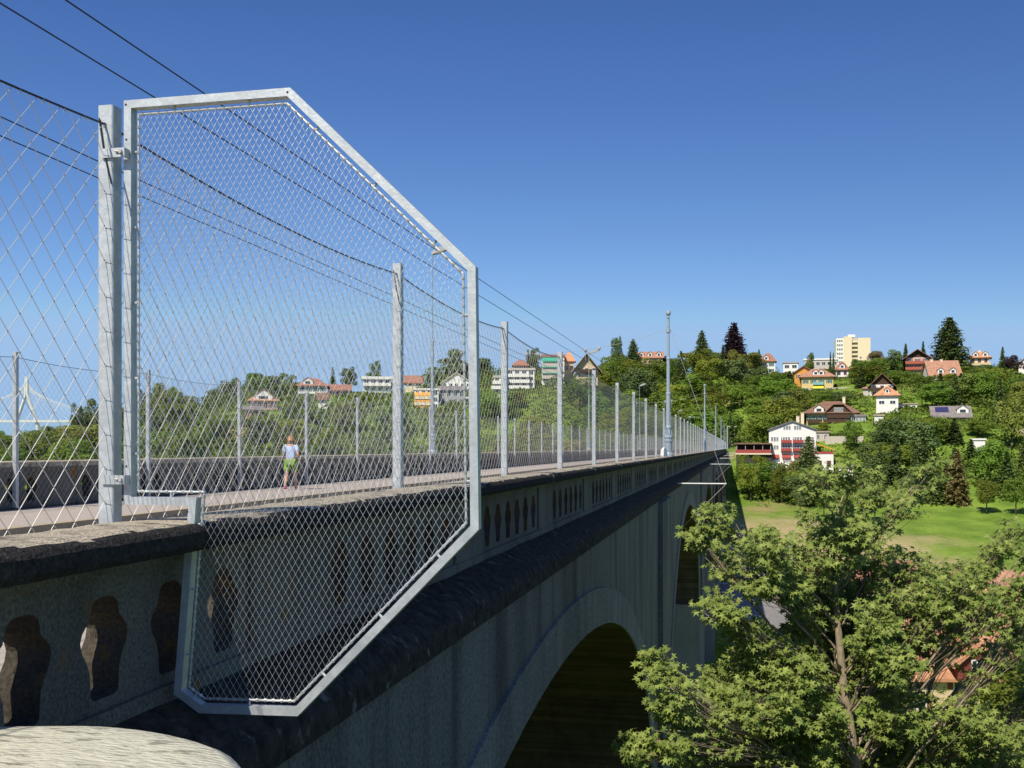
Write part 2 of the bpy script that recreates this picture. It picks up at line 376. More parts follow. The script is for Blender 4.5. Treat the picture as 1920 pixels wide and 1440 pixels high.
for side, X, nm in ((1, -DO, 'near'), (-1, -(DF+.55), 'far')):
    mb = MB(); ts = arch_ts()
    for k in range(NARCH):
        seg = ts[k*57:(k+1)*57]
        for a, b in zip(seg, seg[1:]):
            ha = arch_h(a) or CROWN-BR; hb = arch_h(b) or CROWN-BR
            mb.add([(X,a,ha),(X,b,hb),(X,b,-1.78),(X,a,-1.78)], [(0,1,2,3)])
    pierspans = [(T0, TC0-AR)]+[(TC0+k*PITCH+AR, TC0+(k+1)*PITCH-AR) for k in range(NARCH-1)]+[(TC0+(NARCH-1)*PITCH+AR, T1+25)]
    for a, b in pierspans: mb.add([(X,a,CROWN-BR),(X,b,CROWN-BR),(X,b,-1.78),(X,a,-1.78)], [(0,1,2,3)])
    inv(mb.build('spandrel_wall', M['wall'], bridge, fix=False))
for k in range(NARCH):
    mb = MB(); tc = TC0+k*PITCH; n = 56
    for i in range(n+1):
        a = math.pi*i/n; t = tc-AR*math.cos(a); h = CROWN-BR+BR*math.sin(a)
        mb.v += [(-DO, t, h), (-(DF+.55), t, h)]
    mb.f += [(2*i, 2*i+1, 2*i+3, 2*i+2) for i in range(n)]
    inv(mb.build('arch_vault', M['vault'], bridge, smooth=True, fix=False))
    mb = MB(); g = .72; R0 = -DO+.045
    for i in range(n+1):
        a = math.pi*i/n
        t0, h0 = tc-AR*math.cos(a), CROWN-BR+BR*math.sin(a)
        t1, h1 = tc-(AR+g)*math.cos(a), CROWN-BR+(BR+g)*math.sin(a)
        mb.v += [(R0, t0, h0), (R0, t1, h1), (-DO-.02, t1, h1), (-DO-.3, t0, h0+.001)]
    for i in range(n): mb.f += [(4*i,4*i+4,4*i+5,4*i+1), (4*i+1,4*i+5,4*i+6,4*i+2), (4*i,4*i+3,4*i+7,4*i+4)]
    inv(mb.build('arch_ring', M['pier'], bridge))
for i, (a, b) in enumerate(pierspans):
    mb = MB(); mb.box(-(DF+.67), -DO+.12, a-.22, b+.22, FLOOR, CROWN-BR)
    inv(mb.build('pier', M['pier'], bridge))
    if 0 < i < len(pierspans)-1:
        m_ = (a+b)/2
        mb = MB(); mb.box(-DO-.1, -DO+.17, m_-1.9, m_+1.9, CROWN-BR+.003, -1.88)
        mb.box(-DO-.1, -DO+.13, m_+2.3, m_+2.75, CROWN-BR+.003, -1.88)
        inv(mb.build('pilaster', M['wall'], bridge))
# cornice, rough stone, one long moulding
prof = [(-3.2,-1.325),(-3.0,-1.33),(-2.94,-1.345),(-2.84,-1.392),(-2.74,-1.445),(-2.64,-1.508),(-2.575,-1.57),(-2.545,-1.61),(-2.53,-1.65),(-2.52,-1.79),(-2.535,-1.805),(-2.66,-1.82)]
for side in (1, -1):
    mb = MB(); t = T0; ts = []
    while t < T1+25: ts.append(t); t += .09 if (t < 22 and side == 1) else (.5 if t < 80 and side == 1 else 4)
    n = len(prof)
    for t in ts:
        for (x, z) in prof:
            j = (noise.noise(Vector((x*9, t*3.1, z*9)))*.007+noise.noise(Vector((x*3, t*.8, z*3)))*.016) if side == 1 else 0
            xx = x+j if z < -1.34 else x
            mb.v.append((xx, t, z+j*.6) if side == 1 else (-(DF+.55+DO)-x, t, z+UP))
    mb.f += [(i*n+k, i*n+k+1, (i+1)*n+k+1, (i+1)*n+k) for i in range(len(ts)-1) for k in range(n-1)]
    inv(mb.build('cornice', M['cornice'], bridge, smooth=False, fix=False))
mb = MB(); mb.box(-(DF+.5), -DO-.1, T0-200, T1+25, -1.9, -1.62)
inv(mb.build('deck', M['wall'], bridge))
# carriageway sheets
def sheet(name, d0, d1, z0, z1, m, label, y0=-200, y1=T1+25):
    mb = MB(); n = 60
    for i in range(n+1):
        y = y0+(y1-y0)*i/n; mb.v += [(-d0, y, z0), (-d1, y, z1)]
    mb.f = [(2*i, 2*i+1, 2*i+3, 2*i+2) for i in range(n)]
    tag(mb.build(name, m, fix=False), label, kind='structure')
KF = 11.0
sheet('road', 5.2, KF, -1.50, -1.40, M['road'], 'sunlit asphalt carriageway on the bridge deck')
sheet('pavement', 3.15, 5.05, -1.36, -1.37, M['pave'], 'asphalt pavement behind the near parapet')
sheet('pavement', KF+.18, DF+.05, -1.262, -1.25, M['pave'], 'pale asphalt pavement along the far parapet')
for nm, a, b, z0, z1 in (('kerb', 5.05, 5.2, -1.6, -1.355), ('kerb', KF, KF+.18, -1.6, -1.258)):
    mb = MB(); y = -60
    while y < T1: mb.box(-b, -a, y, y+1.19, z0, z1); y += 1.2
    tag(mb.build(nm, M['kerb']), 'row of tan kerbstones edging the carriageway', kind='structure')

# parapets: one bay = 4.6 m, solid pedestal then seven openings
OPT, OPB = -.717, -1.203
def opening_profile():        # half width of an opening at a height fraction (0 bottom .. 1 top)
    return [(0,.085),(.04,.110),(.18,.115),(.28,.120),(.38,.140),(.50,.180),(.60,.192),(.68,.178),(.74,.150),(.79,.122),(.86,.115),(.93,.105),(.98,.075),(1,.035)]
def balustrade_panel():
    mb = MB(); ZT, ZB = -.52, -1.26; X0, X1 = -.23, 0.0; ped = 1.27; n = 6; pit = (SP-ped)/n
    prof = [(OPB+(OPT-OPB)*f, w_) for f, w_ in opening_profile()]
    # pedestal with a slightly recessed centre
    mb.box(X0, X1+.022, .02, ped-.02, ZB, ZT)
    mb.box(X0, X1, ped-.02, ped+.001, ZB, ZT)
    mb.box(X0, X1, 0, .02, ZB, ZT)
    def wallpiece(ya, yb, za, zb):   # front/back quads
        mb.add([(X1,ya,za),(X1,yb,za),(X1,yb,zb),(X1,ya,zb)], [(0,1,2,3)])
        mb.add([(X0,ya,za),(X0,yb,za),(X0,yb,zb),(X0,ya,zb)], [(3,2,1,0)])
    for i in range(n):
        yc = ped+pit*(i+.5); ya, yb = ped+pit*i, ped+pit*(i+1)
        wallpiece(ya, yb, ZB, OPB); wallpiece(ya, yb, OPT, ZT)
        for (z0, w0), (z1, w1) in zip(prof, prof[1:]):
            for sg in (-1, 1):
                ye = ya if sg < 0 else yb
                for X, rev in ((X1, 0), (X0, 1)):
                    mb.add([(X,ye,z0),(X,yc+sg*w0,z0),(X,yc+sg*w1,z1),(X,ye,z1)], [(0,1,2,3)])
                mb.add([(X0,yc+sg*w0,z0),(X1,yc+sg*w0,z0),(X1,yc+sg*w1,z1),(X0,yc+sg*w1,z1)], [(0,1,2,3)])
        w0 = prof[0][1]; mb.add([(X0,yc-w0,OPB),(X1,yc-w0,OPB),(X1,yc+w0,OPB),(X0,yc+w0,OPB)], [(0,1,2,3)])
        w0 = prof[-1][1]; mb.add([(X0,yc-w0,OPT),(X1,yc-w0,OPT),(X1,yc+w0,OPT),(X0,yc+w0,OPT)], [(0,1,2,3)])
    # plinth strip and frieze moulding
    mb.box(X0-.02, X1+.035, 0, SP, -1.36, ZB)
    mb.box(X0-.02, X1+.06, 0, SP, -.60, -.52)
    return mb
def coping_stone(near=True):
    mb = MB(); n = 92; cs = [(-.23,-.50),(-.23,-.41),(-.21,-.394),(-.10,-.385),(.07,-.384),(.15,-.388),(.18,-.392),(.205,-.398),(.23,-.408),(.245,-.42),(.26,-.44),(.268,-.50),(.25,-.535),(.16,-.545),(-.215,-.52)]
    m_ = len(cs); ys = [.006+(SP-.012)*i/n for i in range(n+1)]
    for y in ys:
        for (x, z) in cs:
            j = noise.noise(Vector((x*14, y*7, z*14)))*.008
            mb.v.append((x+(j if x > .17 else 0), y, z+j*(1 if z > -.45 else 0)))
    mb.f += [(i*m_+k, i*m_+(k+1) % m_, (i+1)*m_+(k+1) % m_, (i+1)*m_+k) for i in range(n) for k in range(m_)]
    mb.f += [tuple(range(m_)), tuple(n*m_+k for k in range(m_-1, -1, -1))]
    return mb
bal = balustrade_panel(); cop = coping_stone()
NB = int((T1-T0)/SP)+1
for nm, X, rz, dz, lab in (('near', -DB, 0, 0, 'grey balustrade parapet with vase shaped openings in the foreground, in shade'),
                           ('far', -(DF+.23), math.pi, UP, 'sunlit topped balustrade parapet on the far side of the carriageway')):
    par = empty('parapet', (X, T0, -1.2), label=lab, cat='parapet')
    b0 = c0 = None
    t = 5.96-3*SP
    for i in range(NB):
        y = t+i*SP; loc = (0, y-T0+(SP if rz else 0), 1.2+dz)
        if b0 is None:
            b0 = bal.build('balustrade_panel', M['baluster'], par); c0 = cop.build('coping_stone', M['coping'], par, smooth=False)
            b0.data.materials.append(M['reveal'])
            for pl in b0.data.polygons:       # sides of the openings: lichen, and recess shade put into the colour
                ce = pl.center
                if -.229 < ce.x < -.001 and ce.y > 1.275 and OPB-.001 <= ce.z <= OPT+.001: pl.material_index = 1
            c0.data.materials.append(M['coping_side'])
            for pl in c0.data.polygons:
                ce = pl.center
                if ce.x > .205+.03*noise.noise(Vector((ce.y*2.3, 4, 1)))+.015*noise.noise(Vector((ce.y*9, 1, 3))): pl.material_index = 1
            b0.location = loc; c0.location = loc; b0.rotation_euler = c0.rotation_euler = (0,0,rz)
        else: dup(b0, loc, rz, par); dup(c0, loc, rz, par)
# round buttress cap in the foreground
bt = empty('stone_buttress', (-2.25, 2.45, -1.0), label='pale weathered round stone buttress top in the bottom left foreground', cat='stone block')
mb = MB(); n = 72; rings = [(.0,.012),(.3,.012),(.6,.008),(.8,.0),(.90,-.008),(.945,-.03),(.96,-.07),(.955,-.5),(.955,-8)]
for r, z in rings:
    for k in range(n):
        a = 2*math.pi*k/n; j = noise.noise(Vector((math.cos(a)*r*3, math.sin(a)*r*3, z)))*.018 if z > -.4 else 0
        mb.v.append(((r+j*.8)*math.cos(a), (r+j*.8)*math.sin(a), z+j*.6))
mb.f += [(i*n+k, i*n+(k+1) % n, (i+1)*n+(k+1) % n, (i+1)*n+k) for i in range(len(rings)-1) for k in range(n)]
mb.build('cap', M['butt'], bt, smooth=True)

# ------------------------------------------------------------------ nets
def net_segments(poly, w_, h_, ph=(0, 0)):
    segs = []; us = [p[0] for p in poly]; vs = [p[1] for p in poly]; k_ = h_/w_
    for sg in (1, -1):
        offs = [v-sg*k_*(u-ph[0])-ph[1] for u, v in poly]; a, b = int(min(offs)/h_)-1, int(max(offs)/h_)+2
        for k in range(a, b):
            hits = []
            for (p, q) in zip(poly, poly[1:]+poly[:1]):
                fp = p[1]-sg*k_*(p[0]-ph[0])-ph[1]-k*h_; fq = q[1]-sg*k_*(q[0]-ph[0])-ph[1]-k*h_
                if (fp < 0) != (fq < 0):
                    t = fp/(fp-fq); hits.append((p[0]+(q[0]-p[0])*t, p[1]+(q[1]-p[1])*t))
            hits.sort()
            for i in range(0, len(hits)-1, 2): segs.append((hits[i], hits[i+1]))
    return segs
def inside(poly, u, v):
    r = False
    for (p, q) in zip(poly, poly[1:]+poly[:1]):
        if (p[1] > v) != (q[1] > v) and u < (q[0]-p[0])*(v-p[1])/(q[1]-p[1])+p[0]: r = not r
    return r
def knots(poly, w_, h_, ph=(0, 0)):
    us = [p[0] for p in poly]; vs = [p[1] for p in poly]; out = []
    for i in range(int((min(us)-ph[0])/(w_/2))-1, int((max(us)-ph[0])/(w_/2))+2):
        for j in range(int((min(vs)-ph[1])/(h_/2))-1, int((max(vs)-ph[1])/(h_/2))+2):
            if (i+j) % 2 == 0:
                u, v = ph[0]+i*w_/2, ph[1]+j*h_/2
                if inside(poly, u, v): out.append((u, v))
    return out
def wavy(mb, p, q, w_, h_, r, P3, amp):
    # a cable of the mesh: knots every half cell pull it sideways a little
    (u0, v0), (u1, v1) = p, q
    n = max(1, round(abs(u1-u0)/(w_/2)))
    pts = []
    for i in range(n*2+1):
        f = i/(2*n); u, v = u0+(u1-u0)*f, v0+(v1-v0)*f
        pts.append(P3(u, v, (amp if i % 2 else -amp)))
    mb.path(pts, r, 4)

# main fence
HP = 2.2
def post_mesh():
    mb = MB(); a = .044; z0 = -.93
    e = .006
    poly = [(-a+e,-a),(a-e,-a),(a,-a+e),(a,a-e),(a-e,a),(-a+e,a),(-a,a-e),(-a,-a+e)]
    mb.prism(poly, 'z', z0, HP)
    return mb
def net_mesh(fine, sag=.085, near=True):
    z1 = HP-.10; mb = MB(); w_, h_ = .1655, .182
    top = [(u, z1-4*sag*(u/SP)*(1-u/SP)) for u in [.05+(SP-.1)*i/16 for i in range(17)]]
    poly = [(.05,-.17 if near else -.88)]+[(SP-.05,-.17 if near else -.88)]+top[::-1]
    P3 = lambda u, v, o=0: (o, u, v)
    ph = (.05, .013)
    for p, q in net_segments(poly, w_, h_, ph): mb.tube(P3(*p), P3(*q), .0018 if fine else .0020, 4 if fine else 3)
    if fine:
        for u, v in knots(poly, w_, h_, ph): mb.octa(P3(u, v), .0058)
    rope = [P3(.0, z1+.02)]+[P3(u, v) for u, v in top]+[P3(SP, z1+.02)]
    rb = MB(); rb.path(rope, .0058, 5)
    if fine:
        for i in range(int(SP/w_)): 
            u = .05+w_*(i+.5); v = z1-4*sag*(u/SP)*(1-u/SP); mb.tube((0,u,v+.008), (0,u,v-.022), .0052, 5, caps=True)
    hk = MB()
    return mb, rb
def brace_mesh():
    mb = MB(); mb.path([(-.03,-.052,HP-.07),(.0,-.052,HP-.26),(.04,-.05,HP-.42)], .004, 5); return mb
nfine, rfine = net_mesh(True); ncoarse, rcoarse = net_mesh(False); nfar, rfar = net_mesh(False, near=False)
def fence(name, X, base, label, first, nposts, rz=0):
    f = empty(name, (X, first, base-.93), label=label, cat='fence')
    P = N1 = N2 = None
    for i in range(nposts):
        y = i*SP; loc = (0, y, .93)
        fine = (i < 5 and X > -5)
        if P is None:
            P = post_mesh().build('post', M['galv'], f); P.location = loc
            B = brace_mesh().build('brace_cable', M['cable'], P)
            N1 = nfine.build('net', M['wire'], f, fix=False); R1 = rfine.build('top_rope', M['cable'], N1)
            N1.location = loc
            N2 = (ncoarse if X > -5 else nfar).build('net', M['wire'], f, fix=False); R2 = rcoarse.build('top_rope', M['cable'], N2)
            first_coarse = True
            if not fine:
                D.objects.remove(R1); D.objects.remove(N1); N2.location = loc; first_coarse = False
            else: N2.location = (0, 5*SP, .93)
        else:
            p = dup(P, loc, parent=f)
            p.rotation_euler = (random.gauss(0,.0015), random.gauss(0,.003), 0)
            if fine: dup(N1, loc, parent=f)
            elif not (first_coarse and i == 5) and i < nposts-1: dup(N2, loc, parent=f)
    return f
fence('safety_fence', -(DI+.055), -AA, 'tall galvanised post and steel net fence along the near side of the bridge', TP1-2*SP, 75)
fence('safety_fence', -(DF-.055), -AA+UP, 'galvanised post and net fence on the far side of the bridge, behind the carriageway', TP1-2*SP-1.1, 75)

# ------------------------------------------------------------------ wing panel (anti-climb frame)
TPAN = 4.98
def wing():
    fr = empty('wing_panel', (-3.17, TPAN, -1.39), label='large octagonal galvanised frame filled with fine steel mesh, clamped to the nearest fence post', cat='mesh panel')
    # outline in (lateral d, height), outer edge of the tube
    out = [(3.170,1.838),(2.226,1.838),(1.250,.890),(1.234,-.402),(2.185,-1.370),(2.734,-1.384),(2.880,-1.293),(2.795,-.303),(3.170,-.303)]
    def offset(poly, k):
        n = len(poly); res = []
        ar = sum(poly[i][0]*poly[(i+1) % n][1]-poly[(i+1) % n][0]*poly[i][1] for i in range(n))
        sg = 1 if ar > 0 else -1
        for i in range(n):
            p0, p1, p2 = Vector(poly[i-1]), Vector(poly[i]), Vector(poly[(i+1) % n])
            d1 = (p1-p0).normalized(); d2 = (p2-p1).normalized()
            n1 = Vector((-d1.y, d1.x))*sg; n2 = Vector((-d2.y, d2.x))*sg
            b = (n1+n2); b = b/(b.dot(n1))
            res.append(tuple(p1+b*k))
        return res
    inn = offset(out, .042); rod = offset(out, .070)
    L0 = Vector((-3.17, TPAN, -1.39))
    n = len(out)
    y0, y1 = -.028, .028
    for i in range(n):
        j = (i+1) % n; mb = MB()
        a, b, c_, d_ = out[i], out[j], inn[j], inn[i]
        g = .0
        mb.add([(-a[0]-L0.x, y0, a[1]-L0.z), (-b[0]-L0.x, y0, b[1]-L0.z), (-c_[0]-L0.x, y0, c_[1]-L0.z), (-d_[0]-L0.x, y0, d_[1]-L0.z),
                (-a[0]-L0.x, y1, a[1]-L0.z), (-b[0]-L0.x, y1, b[1]-L0.z), (-c_[0]-L0.x, y1, c_[1]-L0.z), (-d_[0]-L0.x, y1, d_[1]-L0.z)],
               [(0,1,2,3),(7,6,5,4),(0,4,5,1),(1,5,6,2),(2,6,7,3),(3,7,4,0)])
        o = mb.build('frame_tube', M['galv'], fr)
    P3 = lambda u, v, o=0: (-u-L0.x, o, v-L0.z)
    mb = MB()
    for i in range(n):
        mb.tube(P3(*rod[i]), P3(*rod[(i+1) % n]), .0062, 8, caps=True)
        mb.octa(P3(*rod[i]), .007)
    for i in range(n):
        a, b = Vector(rod[i]), Vector(rod[(i+1) % n]); a2, b2 = Vector(inn[i]), Vector(inn[(i+1) % n])
        ln = (b-a).length; m_ = max(1, round(ln/.39))
        for k in range(m_):
            f = (k+.5)/m_; p = a+(b-a)*f; dd = (b-a).normalized(); nn_ = Vector((-dd.y, dd.x)); 
            if (a2-a).dot(nn_) < 0: nn_ = -nn_
            mb.tube(P3(*p), P3(*(p+nn_*.032)), .007, 6, caps=True)
    mb.build('edge_rod', M['galv'], fr)
    w_, h_ = .0365, .0620
    mb = MB()
    for p, q in net_segments(rod, w_, h_): wavy(mb, p, q, w_, h_, .00122, P3, .0007)
    for u, v in knots(rod, w_, h_): mb.octa(P3(u, v), .0028)
    # hooks that tie the mesh to the rod
    for i in range(n):
        a, b = Vector(rod[i]), Vector(rod[(i+1) % n]); ln = (b-a).length; m_ = int(ln/.045)
        for k in range(m_):
            p = a+(b-a)*((k+.5)/m_); d_ = (b-a).normalized()
            mb.tube(P3(*(p-d_*.006)), P3(*(p+d_*.006)), .0095, 6, caps=True)
    mb.build('mesh', M['wire'], fr, fix=False)
    # brackets
    for h in (1.55, -.17):
        mb = MB(); x0 = -3.27-L0.x; x1 = -3.135-L0.x; z = h-L0.z
        mb.box(x0, x1, -.078, -.070, z-.024, z+.024); mb.box(x1-.010, x1, -.070, -.029, z-.024, z+.024)
        o = mb.build('bracket', M['galv'], fr)
        mb = MB(); mb.tube((x1-.050,-.084,z+.004),(x1-.012,-.084,z+.004),.006,8,caps=True); mb.tube((x1-.018,-.094,z),(x1-.018,-.079,z),.010,6,caps=True)
        mb.build('bolt', M['cable2'], o)
    mb = MB()
    for (a, b) in ((out[0], (1,-1)), (out[1], (0,-1))):
        pass
    for (u, v) in ((3.158,1.815),(2.24,1.815),(3.155,1.63),(3.155,-.10),(2.80,-.335)):
        mb.tube((-u-L0.x,-.0295,v-L0.z),(-u-L0.x,-.0275,v-L0.z),.006,10,caps=True)
    mb.build('vent_hole', M['cable'], fr)
wing()

# ------------------------------------------------------------------ masts and wires
def mast(X, Y, base, top, lamp, label):
    m = empty('tram_mast' if False else 'wire_mast', (X, Y, base), label=label, cat='mast', group='old metal masts carrying the overhead wires')
    H = top-base
    mb = MB(); mb.lathe([(.24,0),(.24,.08),(.20,.13),(.175,.18),(.165,.62),(.19,.65),(.19,.72),(.17,.74),(.17,.80),(.19,.82),(.19,.88),(.14,.95),(.13,1.2),(.15,1.24),(.15,1.32),(.11,1.38)], 14)
    for k in range(6):
        a = k*math.pi/3; mb.box(.135*math.cos(a)-.02, .135*math.cos(a)+.02, .135*math.sin(a)-.02, .135*math.sin(a)+.02, .95, 1.2)
    mb.build('base', M['mast'], m)
    mb = MB()
    if lamp: mb.lathe([(.105,1.38),(.10,3.0),(.115,3.02),(.115,3.1),(.08,3.14),(.075,5.4),(.09,5.43),(.09,5.5),(.035,5.56),(.03,H-.1)], 12)
    else: mb.lathe([(.105,1.38),(.10,H*.42),(.115,H*.422),(.115,H*.435),(.082,H*.44),(.078,H*.66),(.09,H*.662),(.09,H*.672),(.06,H*.68),(.058,H-1.0),(.10,H-.99),(.10,H-.86),(.06,H-.84),(.055,H-.3)], 12)
    mb.build('shaft', M['mast'], m)
    mb = MB()
    if lamp:
        mb.path([(0,0,H-.2),(.05,0,H-.03),(.35,0,H+.05)], .035, 6); mb.build('lamp_arm', M['mast'], m)
        mb = MB(); mb.prism([(.0,H-.06),(.05,H+.10),(.45,H+.30),(.9,H+.36),(1.0,H+.28),(.8,H+.14),(.3,H-.02)], 'y', -.16, .16); mb.build('lamp_head', M['grey'], m)
    else:
        mb.lathe([(.05,H-.36),(.09,H-.33),(.04,H-.28),(.05,H-.25),(.10,H-.18),(.115,H-.12),(.10,H-.05),(.05,H-.01),(.0,H)], 14); mb.build('finial', M['mast'], m)
    return m
mast_t = [47.1, 102.5, 159, 215, 271, 327]
ordw = ['nearest', 'second', 'third', 'fourth', 'fifth', 'sixth']
for i, t in enumerate(mast_t):
    X = -2.97
    m = mast(X, t, -AA, 6.15, False, f'grey ornate mast with a ball finial on the near parapet, {ordw[i]} from the camera')
    # outrigger strut and guy wires
    mb = MB(); mb.tube((2.97-2.62, 0, -1.61+AA), (2.97-.42, 0, -1.61+AA), .028, 8, caps=True); mb.build('guy_strut', M['frame_white'], m)
    mb = MB(); tip = Vector((2.97-.42, 0, -1.61+AA)); mb.path([(0,0,5.55+AA), tip], .009, 5); mb.path([tip, (2.97-2.66, 0, -3.9+AA)], .009, 5)
    mb.build('guy_wire', M['cable2'], m)
    Xf = -(DF+.32)
    mast(Xf, t+1.8, -AA+UP, 9.5, True, f'grey mast with a lamp head on the far parapet, {ordw[i]} from the camera')
    mb = MB(); pts = []
    for k in range(13):
        f = k/12; pts.append((X+(Xf-X)*f, t+1.8*f, 5.3-.9*4*f*(1-f)))
    mb.path(pts, .008, 5)
    for d_ in (6.15, 6.8, 9.1, 9.65):
        f = (d_+X)/(Xf-X)*-1 if False else (-d_-X)/(Xf-X); zz = 5.3-.9*4*f*(1-f)
        mb.tube((-d_, t+1.8*f, zz), (-d_, t+1.8*f, 4.02), .01, 5); mb.lathe([(.02,-.12),(.07,-.06),(.07,.02),(.02,.08)], 8, (-d_, t+1.8*f, zz))
    tag(mb.build('span_wire', M['cable2']), f'thin span wire hung across the road between the {ordw[i]} pair of masts', 'wire')
def wire_h(t):
    if t < 47: return 4.02+.22*((47-t)/47)**1.0 if t > 0 else 4.24
    u = ((t-47.1) % 56)/56; return 4.02-4*.13*u*(1-u)
for i, (d_, lb) in enumerate(((6.15,'nearest of the four'), (6.8,'second of the four from the near side'), (9.1,'third of the four from the near side'), (9.65,'farthest of the four'))):
    mb = MB(); pts = []; t = -12
    while t < 345: pts.append((-d_, t, wire_h(t))); t += 4
    mb.path(pts, .0085, 5)
    tag(mb.build('contact_wire', M['cable']), f'black overhead wire above the carriageway, {lb}', 'wire', 'four overhead wires above the carriageway')
# small white box by the nearest mast
mb = MB(); mb.lathe([(.13,0),(.15,.05),(.13,.28),(.06,.38),(.0,.40)], 10, (-3.0, 44.6, -AA))
tag(mb.build('marker_cone', M['white']), 'small white rounded marker on the coping beside the nearest mast', 'marker')

# ------------------------------------------------------------------ buildings
HOUSES = []     # rectangles kept clear of nearer trees
_win = {}
def window_at(parent, x, z, y, w_, h_, shutter=None, fm='frame_white'):
    key = (round(w_,2), round(h_,2), fm, shutter)
    if key not in _win:
        mb = MB(); t = .1
        mb.box(-w_/2-t, w_/2+t, -.06, .02, -t, 0); mb.box(-w_/2-t, w_/2+t, -.06, .02, h_, h_+t)
        mb.box(-w_/2-t, -w_/2, -.06, .02, 0, h_); mb.box(w_/2, w_/2+t, -.06, .02, 0, h_); mb.box(-.04, .04, -.05, .02, 0, h_)
        fr = mb.build('window', M[fm], parent)
        mb = MB(); mb.box(-w_/2, w_/2, -.025, .015, 0, h_); mb.build('pane', M['glass'], fr)
        if shutter:
            mb = MB()
            for sg in (-1, 1):
                a = sg*(w_/2+.12); b = sg*(w_/2+.12+w_*.45); mb.box(min(a,b), max(a,b), -.07, -.01, -.05, h_+.05)
            mb.build('shutter', M[shutter], fr)
        _win[key] = fr; fr.location = (x, y, z); return fr
    return dup(_win[key], (x, y, z), 0, parent)
def house(label, x0, x1, yb, ye, yt, z, roof, wallm, roofm, depth=9, rot=0, rows=2, cols=3, shutter=None, ww=1.0, wh=1.35, cat='house', name='house',
          ridge=.5, chim=(), balc=(), awn=(), ov=.7, dorm=(), vis=None, gable_m=None, keep=True, base=3, rowh=None):
    k = z/F; Wd = (x1-x0)*k; hw = (yb-ye)*k; hr = (ye-yt)*k
    p = W((x0+x1)/2, yb, z); ang = math.atan2(p.x, p.y)
    e = empty(name, p, -ang+rot, label=label, cat=cat)
    if keep: HOUSES.append((x0-2, x1+2, yt-1, (vis if vis is not None else yb-3), z))
    a = Wd/2
    mb = MB(); mb.box(-a, a, 0, depth, -base, hw)
    wo = mb.build('wall', M[wallm], e)
    R = M[roofm]; th = .28
    mb = MB()
    if roof == 'flat':
        mb.box(-a-ov*.5, a+ov*.5, -ov*.5, depth+.3, hw, hw+max(.35, hr)); ro = mb.build('roof', R, e)
    elif roof == 'gable_front':
        g = MB(); g.prism([(-a,hw),(a,hw),(0,hw+hr)], 'y', 0, depth); g.build('gable', M[gable_m or wallm], e)
        sl_ = hr/a
        for sg in (-1, 1):
            mb.prism([(0,hw+hr+.02),(sg*(a+ov),hw-ov*sl_+.02),(sg*(a+ov),hw-ov*sl_+.02+th),(0,hw+hr+.02+th)], 'y', -ov*1.2, depth+ov)
        ro = mb.build('roof', R, e)
    elif roof == 'gable_side':
        g = MB(); g.prism([(0,hw),(depth,hw),(depth/2,hw+hr)], 'x', -a, a); g.build('gable', M[gable_m or wallm], e)
        sl_ = hr/(depth/2)
        for (y0, sg) in ((0, -1), (depth, 1)):
            mb.prism([(depth/2,hw+hr+.02),(y0+sg*ov,hw-ov*sl_+.02),(y0+sg*ov,hw-ov*sl_+.02+th),(depth/2,hw+hr+.02+th)], 'x', -a-ov, a+ov)
        ro = mb.build('roof', R, e)
    else:          # hip
        rl = a*ridge; A = a+ov; z0 = hw; y0, y1 = -ov, depth+ov; ym = depth/2
        yr = 0 if ridge > 0.02 else 0
        mb.add([(-A,y0,z0),(A,y0,z0),(A,y1,z0),(-A,y1,z0),(-A,y0,z0+.22),(A,y0,z0+.22),(A,y1,z0+.22),(-A,y1,z0+.22),(-rl,ym,z0+hr),(rl,ym,z0+hr)],
               [(0,3,2,1),(0,1,5,4),(1,2,6,5),(2,3,7,6),(3,0,4,7),(4,5,9,8),(5,6,9),(6,7,8,9),(7,4,8)])
        ro = mb.build('roof', R, e)
    for (cx, top) in chim:       # chimney at fraction of the width, rising above the ridge
        m2 = MB(); x = -a+cx*Wd; m2.box(x-.45, x+.45, depth/2-.5, depth/2+.4, hw+hr*.3, hw+hr+top); m2.box(x-.55, x+.55, depth/2-.6, depth/2+.5, hw+hr+top, hw+hr+top+.15)
        m2.build('chimney', M['cream'], ro)
    for (cx, fz, dw) in dorm:
        x = -a+cx*Wd; m2 = MB(); zb = hw+hr*fz; yy = -ov+(depth/2+ov)*fz if roof != 'gable_side' else depth/2*fz
        m2.prism([(x-dw/2,zb-.2),(x+dw/2,zb-.2),(x+dw/2,zb+1.3),(x,zb+1.3+dw*.35),(x-dw/2,zb+1.3)], 'y', yy-.25, yy+3)
        do = m2.build('dormer', M['white'], ro)
        m2 = MB()
        for sg in (-1, 1): m2.prism([(x,zb+1.34+dw*.35),(x+sg*(dw/2+.25),zb+1.12),(x+sg*(dw/2+.25),zb+1.3),(x,zb+1.55+dw*.35)], 'y', yy-.5, yy+3)
        m2.build('dormer_roof', R, do)
        m2 = MB(); m2.box(x-dw*.25, x+dw*.25, yy-.28, yy-.24, zb+.2, zb+1.15); m2.build('pane', M['glass'], do)
    if rows and cols:
        rh = rowh or hw/rows
        for r in range(rows):
            for q in range(cols):
                x = -a+Wd*(q+.5)/cols; zz = hw-rh*(r+1)+max(.5, (rh-wh)*.45)
                window_at(e, x, zz, -.005, min(ww, Wd/cols*.6), min(wh, rh*.62), shutter)
